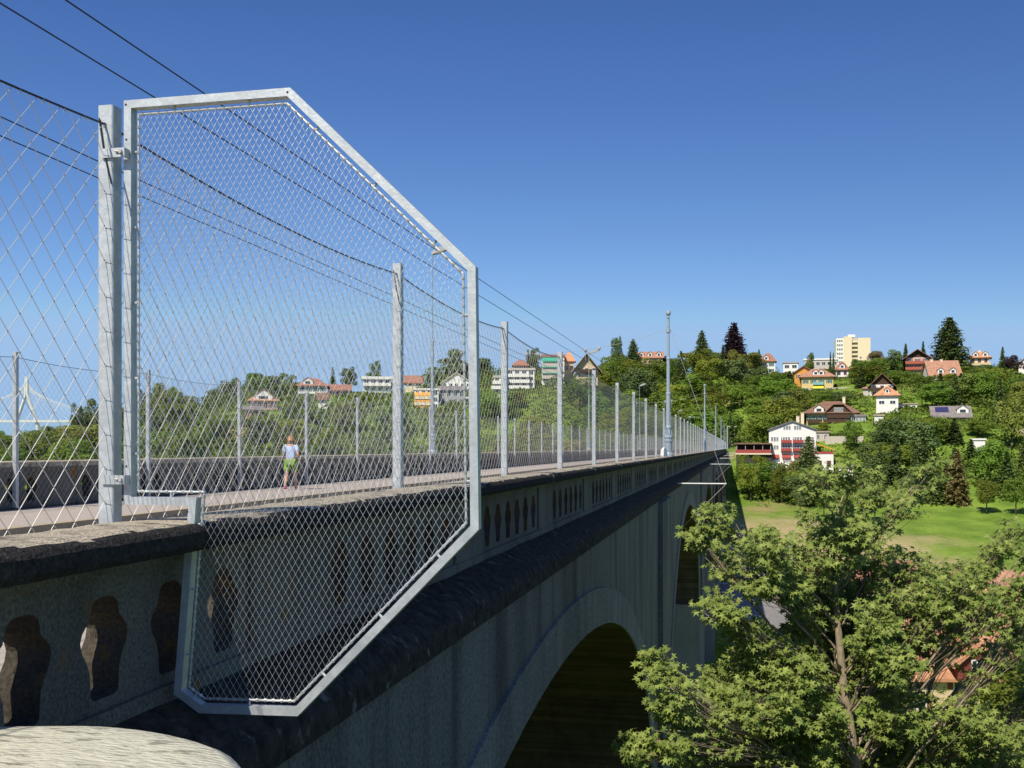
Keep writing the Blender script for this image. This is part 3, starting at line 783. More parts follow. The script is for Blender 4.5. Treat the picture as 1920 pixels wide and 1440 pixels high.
    for (f0, f1, zf, m_, dp) in balc:     # balcony: x fractions, height fraction of wall
        m2 = MB(); xa, xb = -a+f0*Wd, -a+f1*Wd; zb = hw*zf
        m2.box(xa, xb, -dp, -.02, zb-.18, zb); m2.box(xa, xb, -dp-.06, -dp, zb-.18, zb+.95); m2.box(xa, xa+.06, -dp, -.02, zb, zb+.95); m2.box(xb-.06, xb, -dp, -.02, zb, zb+.95)
        m2.build('balcony', M[m_], e)
    for (f0, f1, zf, m_, dp) in awn:
        m2 = MB(); xa, xb = -a+f0*Wd, -a+f1*Wd; zb = hw*zf
        m2.prism([(-.03,zb),(-.03,zb+.08),(-dp,zb-dp*.75+.06),(-dp,zb-dp*.75-.25),(-dp+.04,zb-dp*.75-.2)], 'x', xa, xb); m2.build('awning', M[m_], e)
    return e
def part(e, name, m, *boxes):
    mb = MB()
    for b in boxes: mb.box(*b)
    return mb.build(name, M[m], e)

# --- right hillside
h = house('large white hotel with dark gabled roof, red balconies and red awnings beside the bridge end', 1443, 1528, 876, 806, 790, 300, 'gable_front', 'white', 'tile_grey', depth=16, rows=0, cols=0,
      name='hotel', cat='hotel', chim=((.62,1.6),(.72,2.6)), ov=.5, vis=866)
k = 300/F; Wd = 85*k; a = Wd/2; hw = 70*k
for zf, fl in ((.70,1),(.48,1),(.20,2)):
    for q in range(4):
        x = -a+Wd*(q+.5)/4
        for dx in (-.75, 0, .75): window_at(h, x+dx, hw*zf, -.005, .5, 1.15)
for q in (1.3, 2.2):
    for dx in (-.7, 0, .7): window_at(h, -a+Wd*(q+.25)/4+dx, hw+.1, -.005, .5, 1.1)
for zf in (.66, .44):
    for (xa, xb) in ((-a+Wd*.26, -a+Wd*.49), (-a+Wd*.51, -a+Wd*.74)):
        part(h, 'balcony', 'redpaint', (xa, xb, -1.2, -1.1, hw*zf-.1, hw*zf+.75), (xa, xb, -1.1, -.02, hw*zf-.15, hw*zf-.02))
        part(h, 'privacy_screen', 'frame_white', (xa-.06, xa+.02, -1.2, -.02, hw*zf, hw*zf+2.1))
for q in range(4):
    x = -a+Wd*(q+.5)/4; mb = MB(); mb.prism([(-.03,hw*.33),(-.03,hw*.33+.1),(-1.0,hw*.33-.75),(-1.0,hw*.33-1.0)], 'x', x-1.25, x+1.25); mb.build('awning', M['redpaint'], h)
part(h, 'terrace', 'white', (-a-.2, a+.2, -1.6, -.02, -1.2, hw*.12))
e = empty('veranda', W(1413, 850, 298), label='low open restaurant veranda with a red parapet, left of the hotel', cat='veranda', rz=-.06)
part(e, 'roof', 'tile_brown', (-5.4, 5.0, -2.2, 5, 2.6, 3.0)); part(e, 'parapet', 'redpaint', (-4.9, 5.0, -2.0, -1.8, .1, 1.05)); part(e, 'floor', 'cream', (-5.0, 5.0, -2.0, 5, -.35, .08))
part(e, 'wall', 'dark_wood', (-5.0, 5.0, 4.2, 4.6, .08, 2.6)); part(e, 'foundation', 'shade_and_railing', (-4.8, 5.0, -1.2, 4.6, -6, -.36))  # foundation colour paints in the dark shade below the veranda
for x in (-4.6,-2.2,.2,2.6,4.8): part(e, 'pillar', 'grey', (x-.08, x+.08, -1.75, -1.6, .08, 2.6))
HOUSES.append((1378,1445,828,846,298))
e = house('white annex with a red terrace railing right of the hotel', 1529, 1562, 884, 851, 847, 296, 'flat', 'white', 'redpaint', depth=9, rows=1, cols=2, cat='annex', ov=.2)
mb = MB(); mb.prism([(-2.3,2.9+4.9),(2.6,1.2+4.9),(2.6,1.45+4.9),(-2.3,3.15+4.9)], 'y', .5, 5); mb.build('awning', M['orange_awning'], e); M['orange_awning'] = M['orange_awning']
e.children[-1].data.materials[0] = M['redbalc']
part(e, 'post', 'grey', (2.3,2.4,.6,.7,4.9,6.2), (-2.2,-2.1,.6,.7,4.9,7.6))
house('small beige flat roofed outbuilding right behind the hotel', 1528, 1554, 826, 811, 808, 322, 'flat', 'stone_wall', 'tile_beige', depth=6, rows=1, cols=2, ww=.7, cat='outbuilding')
house('low white flat roofed building below the red railed annex', 1574, 1598, 889, 877, 873, 286, 'flat', 'white', 'tile_grey', depth=6, rows=0, cols=0, cat='outbuilding')
house('big old beige chalet with a dark timber gable above the hotel', 1514, 1604, 812, 775, 751, 340, 'hip', 'beige', 'tile_brown', depth=12, rows=2, cols=7, shutter='shutter_green', ridge=.35, ov=1.3, cat='chalet',
      chim=((.75,1.3),), dorm=((.25,.1,3.0),), balc=((.02,.30,.55,'brown',1.0),(.34,.85,.55,'brown',1.2)), awn=((.42,.72,.22,'frame_white',1.2),), vis=806)
e = D.objects[-1] if False else [o for o in D.objects if o.get('label','').startswith('big old beige')][0]
mb = MB(); kk = 340/F; hw_ = 37*kk; 
mb.prism([(-1.5,hw_-1.6),(5.8,hw_-1.6),(5.8,hw_+.3),(3.6,hw_+2.4),(.7,hw_+2.4),(-1.5,hw_+.3)], 'y', -1.0, 3); g = mb.build('timber_gable', M['brown'], e)
mb = MB(); mb.prism([(-2.0,hw_+.2),(.6,hw_+2.75),(3.7,hw_+2.75),(6.3,hw_+.2),(6.3,hw_+.55),(3.8,hw_+3.05),(.5,hw_+3.05),(-2.0,hw_+.55)], 'y', -1.6, 3.4); mb.build('gable_roof', M['tile_brown'], e)
for x in (1.2, 2.2, 3.2): window_at(e, x, hw_+.6, -1.03, .6, 1.1)
house('grey metal shed right of the beige chalet', 1604, 1623, 793, 781, 777, 336, 'flat', 'grey', 'tile_grey', depth=6, rows=1, cols=3, ww=.5, cat='shed')
e = empty('retaining_wall', W(1583, 832, 318), label='pale retaining wall with a dark fence on top, below the beige chalet', cat='wall'); part(e, 'wall', 'stone_wall', (-5.6, 5.6, 0, .5, -4, 2.3)); part(e, 'railing', 'shade_and_railing', (-5.6, 5.6, .2, .24, 3.1, 3.16), *[(-5.6+.5*i, -5.55+.5*i, .2, .24, 2.3, 3.12) for i in range(23)])  # the railing is dark in its own colour
HOUSES.append((1550,1616,816,829,318))
e = house('yellow three storey house with a reddish hipped roof, green shutters and a yellow awning', 1504, 1561, 738, 707, 690, 400, 'hip', 'yellow', 'tile_pink', depth=11, rows=2, cols=4, shutter='shutter_green', ridge=.35, ov=1.0,
      dorm=((.45,.25,2.2),(.62,.25,2.2)), balc=((.36,.70,.55,'teal',1.2),(.36,.70,.12,'teal',1.2)), awn=((.36,.70,.52,'yellow_awning',1.6),), vis=731)
house('orange painted wooden house with a brown gable roof behind the yellow house', 1490, 1524, 712, 698, 687, 412, 'gable_front', 'orange_wall', 'tile_brown', depth=9, rows=1, cols=2, shutter='shutter_brown', vis=708)
house('white cottage with a red hipped roof and a dormer, between poplars and the yellow house', 1568, 1590, 716, 694, 677, 430, 'hip', 'white', 'tile_red', depth=7, rows=2, cols=2, ridge=.25, ov=.8, dorm=((.5,.2,2.2),), vis=712)
house('long low modern apartment block with flat roof below the tower', 1509, 1569, 700, 675, 672, 480, 'flat', 'stone_wall', 'white', depth=12, rows=2, cols=6, ww=1.8, cat='apartment block', vis=692)
house('small flat roofed modern block left of the long low block', 1469, 1496, 705, 681, 678, 470, 'flat', 'white', 'grey', depth=9, rows=2, cols=2, ww=2.2, cat='apartment block', vis=699)
house('white house with a steep red roof alone on the skyline left of the modern blocks', 1426, 1453, 700, 678, 661, 450, 'hip', 'white', 'tile_red', depth=8, rows=2, cols=2, ridge=.3, shutter='shutter_green', dorm=((.4,.2,2.0),), vis=690)
# tower
p = W(1600, 700, 600); e = empty('apartment_tower', p, -math.atan2(p.x, p.y)+.12, label='tall cream apartment tower on the skyline', cat='apartment tower')
kk = 600/F; H1 = (700-633)*kk
part(e, 'wall', 'cream', (-9.5+4.2, -.8, 0, 12, -8, H1+.7)); part(e, 'side_wing', 'white', (-9.5, -5.31, 1.0, 12, -8, H1-.2)); part(e, 'side_wing', 'cream', (2.6, 9.6, 1.2, 12, -8, H1-.1)); part(e, 'recess_wall', 'stone_wall', (-.79, 2.59, 2.5, 12, -8, H1+.1))
part(e, 'roof_box', 'white', (-2.5, 1.5, 4, 8, H1+.71, H1+2.2))
for i in range(9):
    zz = H1-2.4-i*2.45
    part(e, 'balcony', 'cream', (-.78, 2.58, .9, 1.05, zz-.3, zz+.75), (-.78, 2.58, 1.05, 2.49, zz-.3, zz-.1))
    for x in (-8.6,-7.4,-6.2): window_at(e, x, zz+.1, .995, .8, 1.2)
    for x in (4.2, 6.5): window_at(e, x, zz+.1, 1.195, .9, 1.2) if i > 3 and x < 5 else None
HOUSES.append((1567,1632,629,672,600))
house('dark timber chalet with red balconies left of the big cedar', 1700, 1741, 704, 670, 656, 420, 'gable_front', 'pink', 'tile_brown', depth=11, rows=3, cols=3, shutter='shutter_brown', gable_m='brown', ov=1.4, cat='chalet',
      balc=((-.02,1.02,.66,'redbalc',1.2),(-.02,1.02,.34,'redbalc',1.0)), vis=697)
house('white chalet with a brown steep gable, directly above the orange roofed white house', 1634, 1674, 745, 721, 701, 370, 'gable_front', 'white', 'tile_brown', depth=10, rows=2, cols=3, gable_m='brown', ov=1.1, cat='chalet',
      balc=((.0,1.0,.55,'brown',1.1),), vis=740)
house('white cube house with a bright orange pyramid roof', 1644, 1683, 765, 742, 722, 342, 'hip', 'white', 'tile_orange', depth=7, rows=1, cols=2, ridge=.06, ov=.9, ww=1.6, wh=1.0, dorm=((.5,.25,1.3),), chim=((.93,-2.0),), vis=762)
house('small white garage right of the orange pyramid roof', 1684, 1718, 764, 758, 756, 345, 'flat', 'white', 'tile_beige', depth=4, rows=0, cols=0, cat='garage')
house('long house with a pinkish tile roof and two pointed dormers below the cedar', 1745, 1800, 720, 703, 675, 390, 'gable_side', 'white', 'tile_pink', depth=12, rows=1, cols=4, dorm=((.36,.12,2.2),(.76,.12,2.2)), chim=((.18,.7),(.5,.6)), rot=.25, vis=703)
house('half hidden villa with a bright orange hipped roof right of the cedar', 1820, 1853, 692, 671, 658, 430, 'hip', 'cream', 'tile_orange', depth=9, rows=2, cols=3, ridge=.3, ov=1.1, dorm=((.3,.2,2),(.8,.2,2)), chim=((.5,.6),), balc=((-.1,1.1,.35,'beige',1.2),), vis=687)
house('low house with solar panels on its grey roof amid the trees', 1752, 1816, 794, 780, 762, 330, 'gable_side', 'cream', 'tile_grey', depth=8, rows=1, cols=3, ov=.8, dorm=((.82,.3,3.4),), rot=.12, vis=787)
e = [o for o in D.objects if o.get('label','').startswith('low house with solar')][0]
kk = 330/F; hw_ = 14*kk; hr_ = 18*kk; mb = MB()
mb.add([(-4.6,4*.3,hw_+hr_*.3+.42),(-.6,4*.3,hw_+hr_*.3+.42),(-.6,4*.85,hw_+hr_*.85+.42),(-4.6,4*.85,hw_+hr_*.85+.42),(-4.6,4*.3,hw_+hr_*.3+.34),(-.6,4*.3,hw_+hr_*.3+.34),(-.6,4*.85,hw_+hr_*.85+.34),(-4.6,4*.85,hw_+hr_*.85+.34)],
       [(0,1,2,3),(7,6,5,4),(0,4,5,1),(1,5,6,2),(2,6,7,3),(3,7,4,0)]); mb.build('solar_panel', M['solar'], e)
house('white skyline house with a grey roof at the right edge', 1912, 1950, 712, 680, 664, 420, 'gable_front', 'white', 'tile_beige', depth=9, rows=2, cols=2, vis=706)
house('small building with a pale roof at the right edge, halfway down the slope', 1912, 1948, 824, 813, 805, 310, 'gable_side', 'white', 'tile_beige', depth=6, rows=1, cols=2, vis=818)
house('low white garden shed roof peeking out of the trees', 1823, 1846, 829, 825, 822, 300, 'flat', 'white', 'white', depth=4, rows=0, cols=0, cat='shed', vis=826)
house('small pavilion with a pink roof left of the white chalet', 1619, 1633, 739, 729, 724, 372, 'hip', 'stone_wall', 'tile_pink', depth=4, rows=0, cols=0, cat='pavilion', ridge=.3)
house('white carport between bushes below the orange pyramid roof', 1640, 1656, 788, 780, 777, 328, 'flat', 'white', 'tile_beige', depth=4, rows=0, cols=0, cat='carport')
e = empty('retaining_wall', W(1584, 738, 398), label='pale garden wall right of the yellow house', cat='wall'); part(e, 'wall', 'stone_wall', (-4.2, 5.5, 0, .4, -3, 2.4)); HOUSES.append((1564,1598,726,737,398))
house('long pink farmhouse with three dormers on the skyline above the forest', 1196, 1242, 684, 670, 659, 440, 'gable_side', 'pink', 'tile_pink', depth=9, rows=1, cols=5, dorm=((.15,.2,1.8),(.5,.2,1.8),(.85,.2,1.8)), vis=674)
# --- left hillside, seen through the nets
house('broad chalet with a wide grey beige gable roof above the left wood', 1079, 1121, 706, 690, 664, 350, 'gable_front', 'beige', 'tile_beige', depth=11, rows=2, cols=3, ov=1.5, balc=((.05,.95,.5,'brown',1.1),), cat='chalet', vis=702)
house('round looking house with an orange brown roof, behind the fence post', 1058, 1076, 700, 678, 659, 365, 'hip', 'beige', 'tile_orange', depth=5, rows=1, cols=2, ridge=.2, vis=690)
house('apartment block with three rows of green awnings', 1016, 1058, 716, 669, 665, 360, 'flat', 'white', 'tile_red', depth=10, rows=4, cols=3, ww=1.6, cat='apartment block',
      balc=tuple((.0,.8,f,'stone_wall',1.3) for f in (.62,.38,.14)), awn=tuple((.0,.8,f,'green_awning',1.4) for f in (.95,.71,.47)), vis=705)
house('white terraced apartment block with long balconies', 950, 1002, 738, 694, 690, 355, 'flat', 'white', 'stone_wall', depth=12, rows=4, cols=4, ww=1.7, cat='apartment block',
      balc=tuple((-.0,.82,f,'white',1.4) for f in (.72,.47,.22)), vis=728)
house('lower white stepped wing of the terraced apartment block', 926, 949, 738, 708, 704, 352, 'flat', 'white', 'stone_wall', depth=10, rows=3, cols=2, ww=1.6, cat='apartment block', balc=((-.1,1,.62,'white',1.3),(-.2,1,.3,'white',1.3)), vis=731)
house('house with a red tile roof on top behind the terraced apartments', 963, 989, 696, 686, 673, 380, 'hip', 'pink', 'tile_red', depth=7, rows=1, cols=3, ridge=.3, vis=690)
house('large white gabled apartment house seen through the mesh panel', 828, 884, 748, 718, 699, 385, 'gable_front', 'white', 'cream', depth=12, rows=3, cols=5, ww=1.2, ov=.6, balc=((.1,.95,.6,'white',1.1),(.1,.95,.28,'white',1.1)), cat='apartment house', vis=735)
house('white block with orange awnings seen through the mesh panel', 777, 822, 768, 731, 728, 345, 'flat', 'white', 'white', depth=9, rows=3, cols=4, ww=1.3, cat='apartment block',
      balc=tuple((.0,.68,f,'cream',1.2) for f in (.55,.24)), awn=tuple((.0,.68,f,'orange_awning',1.3) for f in (.86,.56,.27)), vis=761)
house('grey side wing right of the block with orange awnings', 823, 872, 762, 731, 724, 352, 'gable_side', 'grey', 'tile_grey', depth=9, rows=2, cols=4, ww=1.2, cat='apartment block', vis=751)
house('small house with a long red roof left of the mesh panel edge', 760, 790, 726, 717, 704, 410, 'gable_side', 'cream', 'tile_red', depth=8, rows=1, cols=2, vis=718)
house('white flat roofed modern villa on the left hill', 681, 733, 733, 711, 706, 390, 'flat', 'white', 'white', depth=9, rows=2, cols=4, ww=2.2, ov=1.5, cat='villa', balc=((.0,1,.45,'white',1.4),), vis=727)
house('pink house with a red roof between two big trees on the left hill', 618, 656, 745, 731, 721, 382, 'gable_side', 'pink', 'tile_red', depth=8, rows=1, cols=4, vis=739)
house('big white villa with a red hipped roof on the left hill', 559, 612, 748, 724, 707, 380, 'hip', 'white', 'tile_red', depth=11, rows=2, cols=4, ridge=.3, ov=.9, shutter='shutter_green', dorm=((.35,.2,3.5),), vis=740)
house('small cottage with a brown roof below the white villa', 597, 613, 758, 748, 737, 352, 'gable_side', 'white', 'tile_brown', depth=6, rows=1, cols=1, vis=755)
house('red roofed house with a white dormer front on the left hill', 468, 520, 768, 752, 737, 350, 'hip', 'pink', 'tile_orange', depth=9, rows=1, cols=5, ridge=.4, shutter='shutter_brown', dorm=((.5,.2,6.0),), vis=760)
house('lower pink building with white window frames below the red roofed house', 459, 488, 784, 768, 762, 338, 'gable_side', 'pink', 'tile_grey', depth=6, rows=1, cols=3, vis=777)
# --- valley floor, seen between the leaves of the big tree
def vhouse(label, px, z, Wd, dp, hw, hr, wallm, roofm, rot, gab=None, rows=2, cols=3, shutter='shutter_brown'):
    x, y = gxy(px, z); g = ground(x, y); pb = HY-F*g/z
    return house(label, px-Wd/2*F/z, px+Wd/2*F/z, pb, pb-hw*F/z, pb-(hw+hr)*F/z, z, 'gable_side', wallm, roofm, depth=dp, rot=rot, rows=rows, cols=cols, keep=False, gable_m=gab, shutter=shutter)
e = vhouse('valley house with a big orange roof and a red dormer behind the maple', 1800, 92, 10.5, 10, 3.6, 4.4, 'beige', 'tile_orange', .35, 'redbalc')
mb = MB(); mb.prism([(1.0-1.6,3.4),(1.0+1.6,3.4),(1.0+1.6,4.7),(1.0,6.1),(1.0-1.6,4.7)], 'y', -1.2, 3); mb.build('dormer', M['dull_red'], e)
mb = MB()
for sg in (-1, 1): mb.prism([(1.0,6.2),(1.0+sg*2.1,4.35),(1.0+sg*2.1,4.6),(1.0,6.45)], 'y', -1.7, 3)
mb.build('dormer_roof', M['tile_orange'], e); window_at(e, 1.0, 4.0, -1.23, .8, 1.0)
vhouse('second orange roofed house in the valley at the right edge, behind the big tree', 1900, 100, 11, 9, 5.2, 3.8, 'white', 'tile_orange', -.5)
vhouse('valley house with a red roof, seen small between the leaves', 1690, 135, 10, 8, 4, 3.2, 'white', 'tile_red', .2)
vhouse('valley house with a white gable at the middle right between the leaves', 1840, 128, 9, 8, 5, 3.2, 'white', 'tile_pink', -.3)
vhouse('long low white workshop beside the yard at the bridge foot', 1610, 160, 16, 9, 3.2, 1.6, 'white', 'tile_red', .1)
vhouse('grey hall at the foot of the farther bridge piers', 1405, 165, 12, 14, 4, 2, 'grey', 'tile_grey', 0, shutter=None)

# ------------------------------------------------------------------ distant cable-stayed bridge
cb = empty('cable_stayed_bridge', W(50, 792, 900), TH, label='distant white cable stayed bridge with an A shaped pylon at the far left', cat='bridge')
kk = 900/F
M['pale'] = mat('pale_concrete', (.62,.62,.60), .8)
mb = MB(); ap = (0, 0, (792-706)*kk)
for sg in (-1, 1): mb.path([(sg*10.5, 0, -35), (sg*9.5, 0, -2), (sg*.8, 0, ap[2]-16), (sg*.6, 0, ap[2])], [1.6,1.6,1.4,1.0], 6)
mb.build('pylon', M['pale'], cb)
part(cb, 'deck', 'pale', (-300, 90, -3, 3, 0, 2.0))
mb = MB()
for i in range(11):
    for sg in (-1, 1): mb.tube((0,0,ap[2]-2-i*1.1), (sg*(12+i*(6.0 if sg > 0 else 8)),0,2.0), .16, 4)
mb.build('stay_cable', M['pale'], cb)

# ------------------------------------------------------------------ trees
def clump_mesh(kind, seed):
    rnd = random.Random(seed); mb = MB()
    def leafq(p, nrm, sz):
        nrm = nrm.normalized(); u = nrm.orthogonal().normalized(); u.rotate(Matrix.Rotation(rnd.uniform(0, 6.28), 3, nrm)); v = nrm.cross(u)
        a, b = sz*rnd.uniform(.6,1.2), sz*rnd.uniform(.4,.9)
        mb.add([p-u*a, p-v*b*.8+u*a*.1, p+u*a, p+v*b+nrm*sz*.2], [(0,1,2,3)])
    def rv():
        while True:
            q = Vector((rnd.uniform(-1,1), rnd.uniform(-1,1), rnd.uniform(-1,1)))
            if .05 < q.length < 1: return q
    if kind == 'dec':           # unit tree: height 1, crown radius ~.42
        lobes = []
        for i in range(22):
            a = rnd.uniform(0, 6.28); zz = rnd.uniform(.28,.86); rr = .34*math.sqrt(max(0, 1-((zz-.52)/.42)**2))*rnd.uniform(.45,1.0)
            lobes.append((Vector((rr*math.cos(a), rr*math.sin(a), zz)), rnd.uniform(.085,.155)))
        lobes.append((Vector((0,0,.55)), .24)); lobes.append((Vector((0,0,.38)), .22))
        for o, r in lobes:
            for i in range(int(8500*r*r)+26):
                d = rv().normalized(); 
                if d.z < -.5: d.z *= -1
                p = o+Vector((d.x, d.y, d.z*.85))*r*rnd.uniform(.72,1.12)
                leafq(p, d+rv()*.7+Vector((0,0,.3)), .024)
        return mb
    if kind == 'con':
        n = 26
        for i in range(n):
            f = i/(n-1); zz = .08+.90*f; R = .21*(1-f)**.75+.012; m_ = int(15-7*f)
            for k in range(m_):
                a = rnd.uniform(0, 6.28); ln = R*rnd.uniform(.7,1.12); dr = -.05-.16*rnd.random()
                q = int(4+22*ln/.2)
                for t in range(q):
                    g = (t+rnd.random())/q; p = Vector((ln*g*math.cos(a), ln*g*math.sin(a), zz+dr*ln*g*3*(g)))
                    p += Vector((rnd.gauss(0,.010), rnd.gauss(0,.010), rnd.gauss(0,.006)))
                    leafq(p, Vector((rnd.gauss(0,.7), rnd.gauss(0,.7), 1)), .026)
        return mb
    if kind == 'cedar':
        n = 20
        for i in range(n):
            f = i/(n-1); zz = .05+.93*f; R = .37*(1-f)**.62+.02; m_ = int(20-9*f)
            for k in range(m_):
                a = 6.283*(k+rnd.random()*.7)/m_; ln = R*rnd.uniform(.66,1.12); 
                q = int(8+60*ln/.3)
                for t in range(q):
                    g = (t+rnd.random())/q; p = Vector((ln*g*math.cos(a), ln*g*math.sin(a), zz+.02*math.sin(g*3)+rnd.gauss(0,.006)-ln*g*.12))
                    sp = .022*(.4+g); p += Vector((rnd.gauss(0,sp), rnd.gauss(0,sp), rnd.gauss(0,.006)))
                    leafq(p, Vector((rnd.gauss(0,.6), rnd.gauss(0,.6), 1)), .024)
        return mb
PROTO = {}
def proto(kind, lm, seed):
    key = (kind, lm, seed)
    if key in PROTO: return PROTO[key]
    base = (kind, seed)
    if base not in PROTO:
        o = clump_mesh(kind, seed).build('crown', L[lm], fix=False); C.objects.unlink(o); PROTO[base] = o.data
        mb = MB(); top = .5 if kind == 'dec' else .95; rr = .028 if kind != 'dec' else .026
        mb.path([(0,0,-.05),(.005,.0,.2),(.0,.008,top)], [rr, rr*.8, rr*.2], 6)
        if kind == 'dec':
            for i in range(6):
                a = i*1.05+seed; mb.path([(0,0,.22+.03*i),(.1*math.cos(a),.1*math.sin(a),.42+.03*i),(.22*math.cos(a),.22*math.sin(a),.58+.03*i)], [.013,.008,.003], 5)
        o = mb.build('trunk', M['barkd'], smooth=True); C.objects.unlink(o); PROTO[base+('t',)] = o.data
    me = PROTO[base]
    if me.materials[0] != L[lm]: me = me.copy(); me.materials[0] = L[lm]
    PROTO[key] = (me, PROTO[base+('t',)]); return PROTO[key]
def tree(name, kind, lm, seed, X, Y, hgt, wid, label, group=None, zoff=0, cat='tree'):
    me, mt = proto(kind, lm, seed)
    e = empty(name, (X, Y, ground(X, Y)-.3+zoff), random.uniform(0, 6.28), label=label, cat=cat, group=group)
    for nm, d_ in (('crown', me), ('trunk', mt)):
        o = D.objects.new(nm, d_); C.objects.link(o); o.parent = e
        o.scale = (wid, wid, hgt)
    return e
def ptree(name, kind, lm, seed, px, z, ytop, wpx, label, group=None, extra=0):
    # stands on the ground at distance z; top reaches ytop, crown wpx wide
    x, y = gxy(px, z); g = ground(x, y); hgt = (HY-ytop)/F*z-g+.3
    wf = {'dec': .90, 'con': .42, 'cedar': .72}[kind]
    return tree(name, kind, lm, seed, x, y, max(2, hgt), wpx/F*z/wf, label, group)
# single trees one can point at
ptree('cedar_tree', 'cedar', 'con', 3, 1780, 432, 597, 84, 'huge broad dark conifer rising above the skyline on the right')
ptree('spruce_tree', 'con', 'con', 5, 1731, 440, 640, 18, 'small dark spruce on the skyline just left of the huge conifer')
ptree('spruce_tree', 'con', 'con', 6, 1698, 450, 644, 20, 'grey green conifer on the skyline above the dark timber chalet')
ptree('spruce_tree', 'con', 'con', 5, 1880, 440, 650, 18, 'slim dark spruce on the skyline near the right edge')
ptree('copper_beech', 'dec', 'pur', 11, 1897, 415, 664, 46, 'dark purple copper beech near the right edge')
ptree('poplar_tree', 'con', 'con', 6, 1557, 425, 659, 9, 'left one of two slim dark poplars below the tower')
ptree('poplar_tree', 'con', 'con', 5, 1562.5, 425, 661, 9, 'right one of two slim dark poplars below the tower')
ptree('leafy_tree', 'dec', 'con', 12, 1679, 425, 654, 50, 'dense dark round tree left of the dark timber chalet')
ptree('leafy_tree', 'dec', 'brn', 13, 1643, 440, 652, 44, 'brownish green tree right of the tower')
ptree('leafy_tree', 'dec', 'dec', 14, 1611, 440, 668, 40, 'green bushy tree in front of the tower foot')
ptree('leafy_tree', 'dec', 'dec', 15, 1518, 470, 660, 26, 'dark green round tree on the skyline left of the tower')
ptree('pine_tree', 'cedar', 'pur', 4, 1376, 455, 607, 62, 'tall dark reddish conifer with a spiky top above the forest')
ptree('pine_tree', 'cedar', 'con', 5, 1316, 460, 621, 40, 'dark pointed pine above the forest skyline')
ptree('pine_tree', 'dec', 'con', 14, 1157, 440, 618, 26, 'dark shaggy pine above the left end of the forest')
ptree('spruce_tree', 'cedar', 'con', 6, 1187, 438, 637, 38, 'slender spruce right of the shaggy pine')
ptree('spruce_tree', 'cedar', 'con2', 5, 1516, 280, 820, 62, 'tall light green spruce standing in front of the white hotel')
ptree('spruce_tree', 'con', 'brn', 6, 1795, 262, 842, 48, 'brownish dried spruce at the top edge of the meadow')
ptree('spruce_tree', 'con', 'brn', 5, 1774, 266, 868, 34, 'smaller brownish spruce left of the dried spruce')
ptree('leafy_tree', 'dec', 'dec2', 16, 1897, 300, 735, 70, 'pale yellow green tree at the right edge')
ptree('leafy_tree', 'dec', 'dec', 14, 1408, 268, 855, 58, 'large dark tree left of the hotel foot at the bridge shadow')
ptree('leafy_tree', 'dec', 'dec', 15, 1458, 266, 868, 46, 'upright green tree below the white hotel')
ptree('leafy_tree', 'dec', 'dec', 16, 1394, 289, 846, 34, 'bushy tree under the left end of the veranda')
ptree('leafy_tree', 'dec', 'dec', 13, 1426, 288, 845, 38, 'bushy tree under the right end of the veranda')
for q_ in [(1500,252,905,40,'rounded tree at the top of the dry grass patch'),(1545,246,898,44,'broad tree at the upper left edge of the green meadow'),(1590,244,892,46,'green tree at the upper edge of the meadow behind the maple top'),
           (1640,240,888,48,'tall green tree at the upper edge of the meadow, left of the brown spruces'),(1700,250,880,46,'green tree close to the smaller brownish spruce'),(1850,252,890,50,'wide green tree at the upper edge of the meadow right of the dried spruce'),(1905,250,880,50,'green tree at the right end of the meadow edge')]:
    ptree('leafy_tree', 'dec', 'dec' if q_[0] % 20 else 'con2', 11+q_[0] % 6, q_[0], q_[1], q_[2], q_[3], q_[4])
ptree('leafy_tree', 'dec', 'dec', 12, 1545, 330, 790, 26, 'small round tree beside the beige outbuilding')
ptree('leafy_tree', 'dec', 'dec', 16, 1596, 312, 782, 46, 'wide round tree below the beige chalet')
ptree('leafy_tree', 'dec', 'con', 12, 850, 410, 650, 76, 'big dark round tree behind the white gabled apartment house')
ptree('leafy_tree', 'dec', 'con', 13, 905, 415, 664, 56, 'dark tree right of the frame edge on the left hill')
ptree('spruce_tree', 'con', 'con', 5, 624, 400, 688, 18, 'slim spruce on the left hill beside the white villa')
ptree('leafy_tree', 'dec', 'con', 14, 657, 400, 680, 42, 'dark tall tree right of the slim spruce on the left hill')
ptree('leafy_tree', 'dec', 'dec', 15, 704, 405, 676, 36, 'round tree behind the flat roofed villa')
ptree('leafy_tree', 'dec', 'dec', 11, 305, 330, 716, 76, 'big round tree behind the far fence at the left')
ptree('leafy_tree', 'dec', 'dec', 13, 352, 335, 748, 40, 'smaller round tree right of the big round tree at the left')
ptree('leafy_tree', 'dec', 'con', 16, 176, 330, 738, 56, 'dark tree right of the distant cable stayed bridge')
ptree('leafy_tree', 'dec', 'dec', 12, 1003, 395, 650, 30, 'pointed tree between the terraced block and the green awnings')
ptree('spruce_tree', 'con', 'con', 6, 990, 395, 655, 18, 'narrow dark spruce left of the green awnings')
ptree('spruce_tree', 'con', 'con', 6, 1423, 460, 655, 0.1+16, 'small spruce behind the lone white skyline house')
